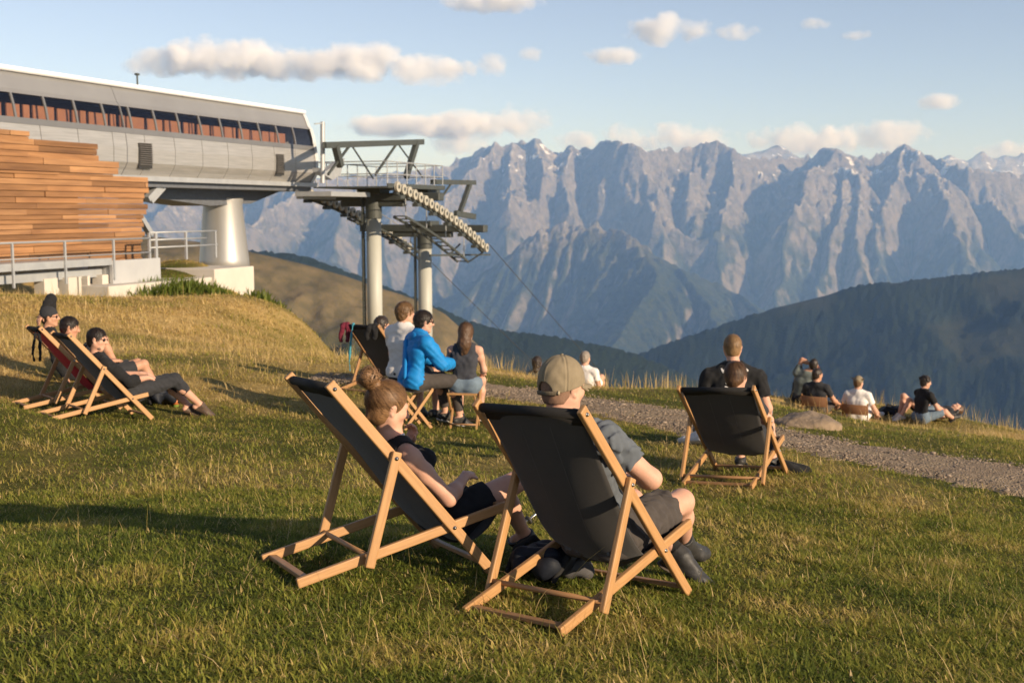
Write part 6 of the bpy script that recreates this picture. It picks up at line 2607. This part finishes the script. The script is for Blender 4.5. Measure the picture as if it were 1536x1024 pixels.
    # ropes, one each side, sagging towards the valley
    for pts, s, lab in ((R, .46, 'thin black cable running down from the right-hand sheave row'), (Lf, .46, 'thin black cable running down behind the second tower column')):
        e = np.array(M @ Vector((pts[-1][0] + .2, pts[-1][1] - .16, pts[-1][2] + .34)))
        q = []
        for t in np.linspace(0, 1, 40):
            d = 420 * t
            q.append(e + AX * d - UZ * (s * d - .00018 * d * d))
        tag(MB().path(q, .017, 6).build('cable', mat('cable_steel', (0.05, 0.05, 0.05), .5), None), lab, 'cable', 'ropeway cables')


ropeway_tower()
# ------------------------------------------------------------------ things lying about
def blob(name, c, r, seed, m, label, cat, squash=(1, 1, 1), amp=.18, h=.02, parts=()):
    rr = np.random.default_rng(seed)
    F = Field()
    c = np.asarray(c, float)
    r_ = np.asarray(r, float)
    F.ell(c, np.eye(3), r_, .05)
    for i in range(7):
        v = nrm(rr.normal(size=3)) * r_ * .55
        F.ell(c + v, np.eye(3), r_ * rr.uniform(.4, .62), .06 * r_.min() / .1)
    F.wrinkle(amp * r_.min() * .25, 2.2 / r_.min(), None, seed)
    o = link_mesh(name, F.mesh(h), m)
    return tag(o, label, cat)


ROCK = mat('boulder_stone', (0.29, 0.21, 0.135), .95, (0.17, 0.125, 0.085), 5, 9, .03, 11)
p = on_ground(1211, 640)
blob('boulder', (p[0], p[1], gz(p[0], p[1]) + .02), (.40, .34, .13), 12, ROCK, 'flat tan boulder beside the gravel path', 'rock', h=.02, amp=.5)


def backpack(M, label, m, k=1.0, flop=.0, h=.008):
    R = np.array(M.to_3x3())
    t = np.array(M.translation)
    T = lambda *a: R @ (V3(*a) * k) + t
    root = thing('backpack', label, 'backpack', tuple(t))
    inv = Matrix.Translation(-M.translation)

    def put(n, F, mm, hh=h):
        me = F.mesh(hh * k ** .5, n)
        me.transform(inv)
        return link_mesh(n, me, mm, root)
    F = Field()
    for x in (-.09, .09):
        F.cone(T(x, -.10, .11), T(x, .16, .10), .078 * k, .070 * k, .06)
    F.cone(T(-.07, .2, .10), T(.07, .22, .09), .07 * k, .07 * k, .05)
    F.wrinkle(.016 * k, 34, None, 5)
    put('bag', F, m)
    F = Field()
    F.cone(T(-.09, -.10, .165), T(.10, -.02, .165), .042 * k, .040 * k, .03)
    F.cone(T(-.09, .08, .15), T(.07, .12, .155), .040 * k, .035 * k, .03)
    F.wrinkle(.006 * k, 40, None, 6)
    put('pocket', F, m)
    for s in (-1, 1):
        F = Field()
        q = [T(s * .08, .20, .12), T(s * .15, .14, .20), T(s * .19, 0, .16), T(s * .17, -.12, .05)]
        for a, b in zip(q, q[1:]):
            F.cone(a, b, .018 * k, .018 * k, .01)
        put('strap', F, CANVAS_HEM)
    return root


NAVY = cloth('dark_nylon', (0.016, 0.019, 0.027), .6, .0015, .55, 0)
def ground_M(u, v, yaw, dz=0.0):
    q = on_ground(u, v)
    return Matrix.Translation((q[0], q[1], gz(q[0], q[1]) + dz)) @ Matrix.Rotation(yaw, 4, 'Z')


backpack(ground_M(812, 868, rad(-35)), 'black backpack lying between the two nearest deck chairs', NAVY, .78)
M_ = ground_M(866, 868, .3)
o = blob('cloth_bundle', (M_.translation.x, M_.translation.y, M_.translation.z + .05), (.10, .06, .045), 5, cloth('grey_fleece', (0.10, 0.095, 0.095), .7), 'crumpled grey garment next to the black backpack', 'garment', h=.006, amp=.9)
backpack(ground_M(246, 608, rad(20)), 'black backpack by the feet of the man in sunglasses', NAVY, .95, h=.01)
M_ = ground_M(264, 610, 0)
r = thing('drink_bottle', 'small bottle with orange and green label by the black backpack', 'bottle', tuple(M_.translation))
MB().lathe([(.030, 0), (.034, .01), (.034, .12), (.018, .16), (.013, .18), (.013, .20)], 16).build('body', mat('bottle_green', (0.20, 0.30, 0.06), .25), r, True)
MB().lathe([(.0345, .03), (.0345, .10)], 16).build('wrapper', mat('bottle_orange', (0.5, 0.16, 0.05), .5), r, True)
MB().lathe([(.015, .195), (.015, .215)], 12).build('cap', mat('bottle_cap', (0.6, 0.1, 0.06), .4), r, True)


# walking pole stuck in the turf beyond the backpack
a = np.array(ground_M(783, 790, 0).translation)
b_ = at(812, 764, a[1] + .10)
d = nrm(b_ - a)
r = thing('trekking_pole', 'silver trekking pole slanting out of the grass behind the near chairs', 'trekking pole', tuple(a))
MB().tube((0, 0, 0), tuple(d * .26), .008, n=10).build('tip_section', STEEL, r, True)
MB().tube(tuple(d * .05), tuple(d * .062), .028, n=14).build('basket', SHOE, r, True)
MB().tube(tuple(d * .26), tuple(d * .70), .0105, n=10).build('shaft', mat('pole_grey', (0.62, 0.60, 0.57), .35, metal=.6), r, True)
MB().tube(tuple(d * .70), tuple(d * .82), .016, n=10).build('grip', SHOE, r, True)


# strap bag hanging from the left deck chair, maroon cloth and lanyard on the middle one
def hanging(key, x, label, name, m, w, ln, cat, lean=0.02, lobes=2):
    M = MAT[key]
    top = np.array(M @ Vector((x, SHAPE['L'][1] - .012, SHAPE['L'][2] + .02)))
    F = Field()
    rr = np.random.default_rng(8)
    for i in range(lobes):
        o = V3((i - (lobes - 1) / 2) * w * .8, -.018, 0)
        q = top + o
        for k in range(5):
            n = q + V3(rr.normal(0, .008), rr.normal(0, .004) - (.02 if k == 0 else 0), -ln / 5)
            F.cone(q, n, w * (.55 + .2 * math.sin(k)), w * .55, .012)
            q = n
    F.cone(top + V3(-w, .03, -.02), top + V3(w * .5, -.02, .005), w * .6, w * .6, .012)
    F.wrinkle(.004, 60, None, 3)
    return tag(link_mesh(name, F.mesh(.006), m), label, cat)


hanging('L2', .20, 'black strap bag hanging from the top of the leftmost deck chair', 'strap_bag', BLACK, .022, .36, 'bag')
hanging('C', -.30, 'maroon cloth draped over the upper corner of the dark deck chair', 'cloth', cloth('maroon_cloth', (0.14, 0.018, 0.035), .7), .05, .22, 'cloth', lobes=2)
hanging('C', .20, 'black jacket slung over the top bar of the dark deck chair', 'jacket', BLACK, .05, .16, 'jacket', lobes=3)
hanging('C', -.17, 'turquoise scarf dangling inside the dark deck chair', 'scarf', cloth('turquoise_cloth', (0.06, 0.28, 0.36), .7), .022, .62, 'scarf', lobes=1)
# dark jacket on the grass by the lone chair, bag by the far sitter
M_ = ground_M(1186, 706, 0)
blob('jacket', (M_.translation.x, M_.translation.y, M_.translation.z + .03), (.15, .08, .06), 21, BLACK, 'dark jacket dropped on the grass at the foot of the lone deck chair', 'jacket', h=.010, amp=.9)
q = at(1341, 633, 23.2)
backpack(Matrix.Translation((q[0], q[1], gz(q[0], q[1]))) @ Matrix.Rotation(1.2, 4, 'Z'), 'black bag on the crest near the bare raised knees', NAVY, 1.0, h=.014)


# leafy clumps on the slope by the station and weeds along the crest
def leaf_clump(name, cpt, rx, rz, n, m, label, group, seed, leaf=.05, tall=False):
    rng = np.random.default_rng(seed)
    x = cpt[0] + rng.normal(0, rx * .5, n)
    y = cpt[1] + rng.normal(0, rx * .5, n)
    V, Fc, T = blades(x, y, rz * rng.uniform(.5, 1.2, n), leaf * rng.uniform(.6, 1.3, n), np.abs(rng.normal(.55 if not tall else .18, .3 if not tall else .12, n)), np.clip(rng.normal(.36 if not tall else .85, .13, n), 0, 1), 3, rng)
    c0 = V3(cpt[0], cpt[1], gz(cpt[0], cpt[1]))
    me = np_mesh(name, V - c0, Fc)
    a = me.attributes.new('tone', 'FLOAT', 'POINT')
    a.data.foreach_set('value', T.astype(np.float32))
    o = link_mesh(name, me, m)
    o.location = c0
    return tag(o, label, name.replace('_', ' '), group)


LUSH = grass_mat('lush_leaves', [(0, (0.05, 0.075, 0.012)), (.4, (0.13, 0.17, 0.025)), (.7, (0.22, 0.22, 0.04)), (1, (0.34, 0.25, 0.10))])
rr = np.random.default_rng(77)
for i, (u, v, Y, s, lab) in enumerate([(215, 446, 33.5, .8, 'bright green weeds at the left foot of the foundation block'), (250, 440, 34.5, .9, 'bright green weeds below the steel side panel'), (290, 440, 35, .9, 'tallest green weeds in front of the concrete foundation'),
                                    (335, 448, 35, .8, 'green weeds under the right edge of the foundation'), (400, 486, 30, .55, 'single green shrub on the bare slope below the foundation'), (435, 472, 34, .45, 'small green tuft on the slope skyline'), (478, 488, 31.5, .45, 'green tuft where the slope meets the hillside behind')]):
    q = at(u, v, Y)
    leaf_clump('weeds', q, s, .34 * s + .10, int(420 * s), LUSH, lab, 'green weeds on the slope', 100 + i, .05)
for i, (u, Y, n) in enumerate([(945, 20.5, 16), (965, 20.6, 22), (992, 20.8, 34), (1003, 20.8, 34), (1018, 21, 14), (905, 20, 14), (730, 20.6, 26), (760, 20.4, 30), (1470, 23.6, 18), (1515, 22.6, 26), (1440, 24, 18), (1322, 25.6, 22)]):
    q = at(u, 600, Y)
    leaf_clump('dry_stalks', q, .22, .34, int(n * .65), GRASS, 'thin dry grass stalks standing up at the crest', 'dry stalks along the crest', 200 + i, .012, True)
# ------------------------------------------------------------------ clouds
def cloud_mat(name, dens, scale, cut):
    m = bpy.data.materials.new(name)
    m.use_nodes = True
    nt = m.node_tree
    L = nt.links.new
    nt.nodes.remove(nt.nodes['Principled BSDF'])
    tc = nd(nt, 'ShaderNodeTexCoord')
    ln = nd(nt, 'ShaderNodeVectorMath', operation='LENGTH')
    geo = nd(nt, 'ShaderNodeNewGeometry')
    L(tc.outputs['Object'], ln.inputs[0])
    n = nd(nt, 'ShaderNodeTexNoise', Scale=scale, Detail=6.0, Roughness=0.6)
    L(geo.outputs['Position'], n.inputs['Vector'])
    a = nd(nt, 'ShaderNodeMath', operation='MULTIPLY_ADD')
    L(n.outputs['Fac'], a.inputs[0])
    a.inputs[1].default_value = 3.2
    a.inputs[2].default_value = -cut
    b = nd(nt, 'ShaderNodeMath', operation='SUBTRACT')
    L(a.outputs[0], b.inputs[0])
    sq = nd(nt, 'ShaderNodeMath', operation='POWER')
    L(ln.outputs['Value'], sq.inputs[0])
    sq.inputs[1].default_value = 2.0
    L(sq.outputs[0], b.inputs[1])
    c = nd(nt, 'ShaderNodeMath', operation='MULTIPLY')
    c.use_clamp = False
    L(b.outputs[0], c.inputs[0])
    c.inputs[1].default_value = dens
    d = nd(nt, 'ShaderNodeMath', operation='MAXIMUM')
    L(c.outputs[0], d.inputs[0])
    d.inputs[1].default_value = 0.0
    v = nd(nt, 'ShaderNodeVolumePrincipled')
    v.inputs['Color'].default_value = (0.985, 0.985, 0.99, 1)
    v.inputs['Anisotropy'].default_value = 0.0
    L(d.outputs[0], v.inputs['Density'])
    L(v.outputs['Volume'], nt.nodes['Material Output'].inputs['Volume'])
    return m


def cloud(label, lobes, Y, m, depth=.5):
    """lobes: (u, v, half width px, half height px)"""
    for (u, v, hw, hh) in lobes:
        c = at(u, v, Y)
        k = Y / F_PX
        b = MB()
        bmesh.ops.create_icosphere(b.bm, subdivisions=3, radius=1.0)
        o = b.build('cloud', m, None, True)
        o.location = c
        o.scale = (hw * k * 1.25, hw * k * depth, hh * k * 1.05)
        tag(o, label, 'cloud', 'fair weather clouds', kind='stuff')


CM = cloud_mat('cloud_vapour', .0062, .0019, .90)
Yc = 27000
for lab, lobes in [
    ('long cumulus bank above the station roof', [(255, 92, 70, 24), (345, 88, 95, 36), (450, 97, 120, 26), (540, 92, 66, 34), (640, 104, 76, 26), (735, 98, 26, 20)]),
    ('cumulus puffs above the left end of the range', [(620, 188, 110, 20), (700, 187, 84, 24), (785, 181, 42, 30)]),
    ('small cloud at the top edge', [(742, 3, 70, 18)]),
    ('scattered cloud fragments high in the middle', [(1000, 44, 60, 26), (1105, 50, 32, 16), (922, 84, 42, 16), (795, 84, 20, 14), (1225, 36, 20, 12), (1283, 53, 24, 10)]),
    ('low cloud behind the crest', [(940, 207, 40, 24), (1030, 210, 70, 28), (865, 213, 40, 18), (1200, 210, 70, 26), (1255, 212, 36, 26), (1335, 203, 60, 28), (1508, 228, 40, 20), (690, 215, 40, 24), (1410, 153, 36, 14)]),
]:
    cloud(lab, lobes, Yc, CM)
# ------------------------------------------------------------------ air
hz = MB().box((0, 11000 - 250, (-1495 + 900) / 2), (30000, 23500, 900 + 1495)).build('haze', None)
hm = bpy.data.materials.new('haze')
hm.use_nodes = True
hn = hm.node_tree
hn.nodes.remove(hn.nodes['Principled BSDF'])
pv = nd(hn, 'ShaderNodeVolumePrincipled')
pv.inputs['Color'].default_value = (0.29, 0.52, 1.0, 1)
pv.inputs['Absorption Color'].default_value = (1, 1, 1, 1)
pv.inputs['Density'].default_value = 6.0e-5
pv.inputs['Anisotropy'].default_value = 0.0
hn.links.new(pv.outputs['Volume'], hn.nodes['Material Output'].inputs['Volume'])
hz.data.materials.append(hm)
tag(hz, kind='stuff')
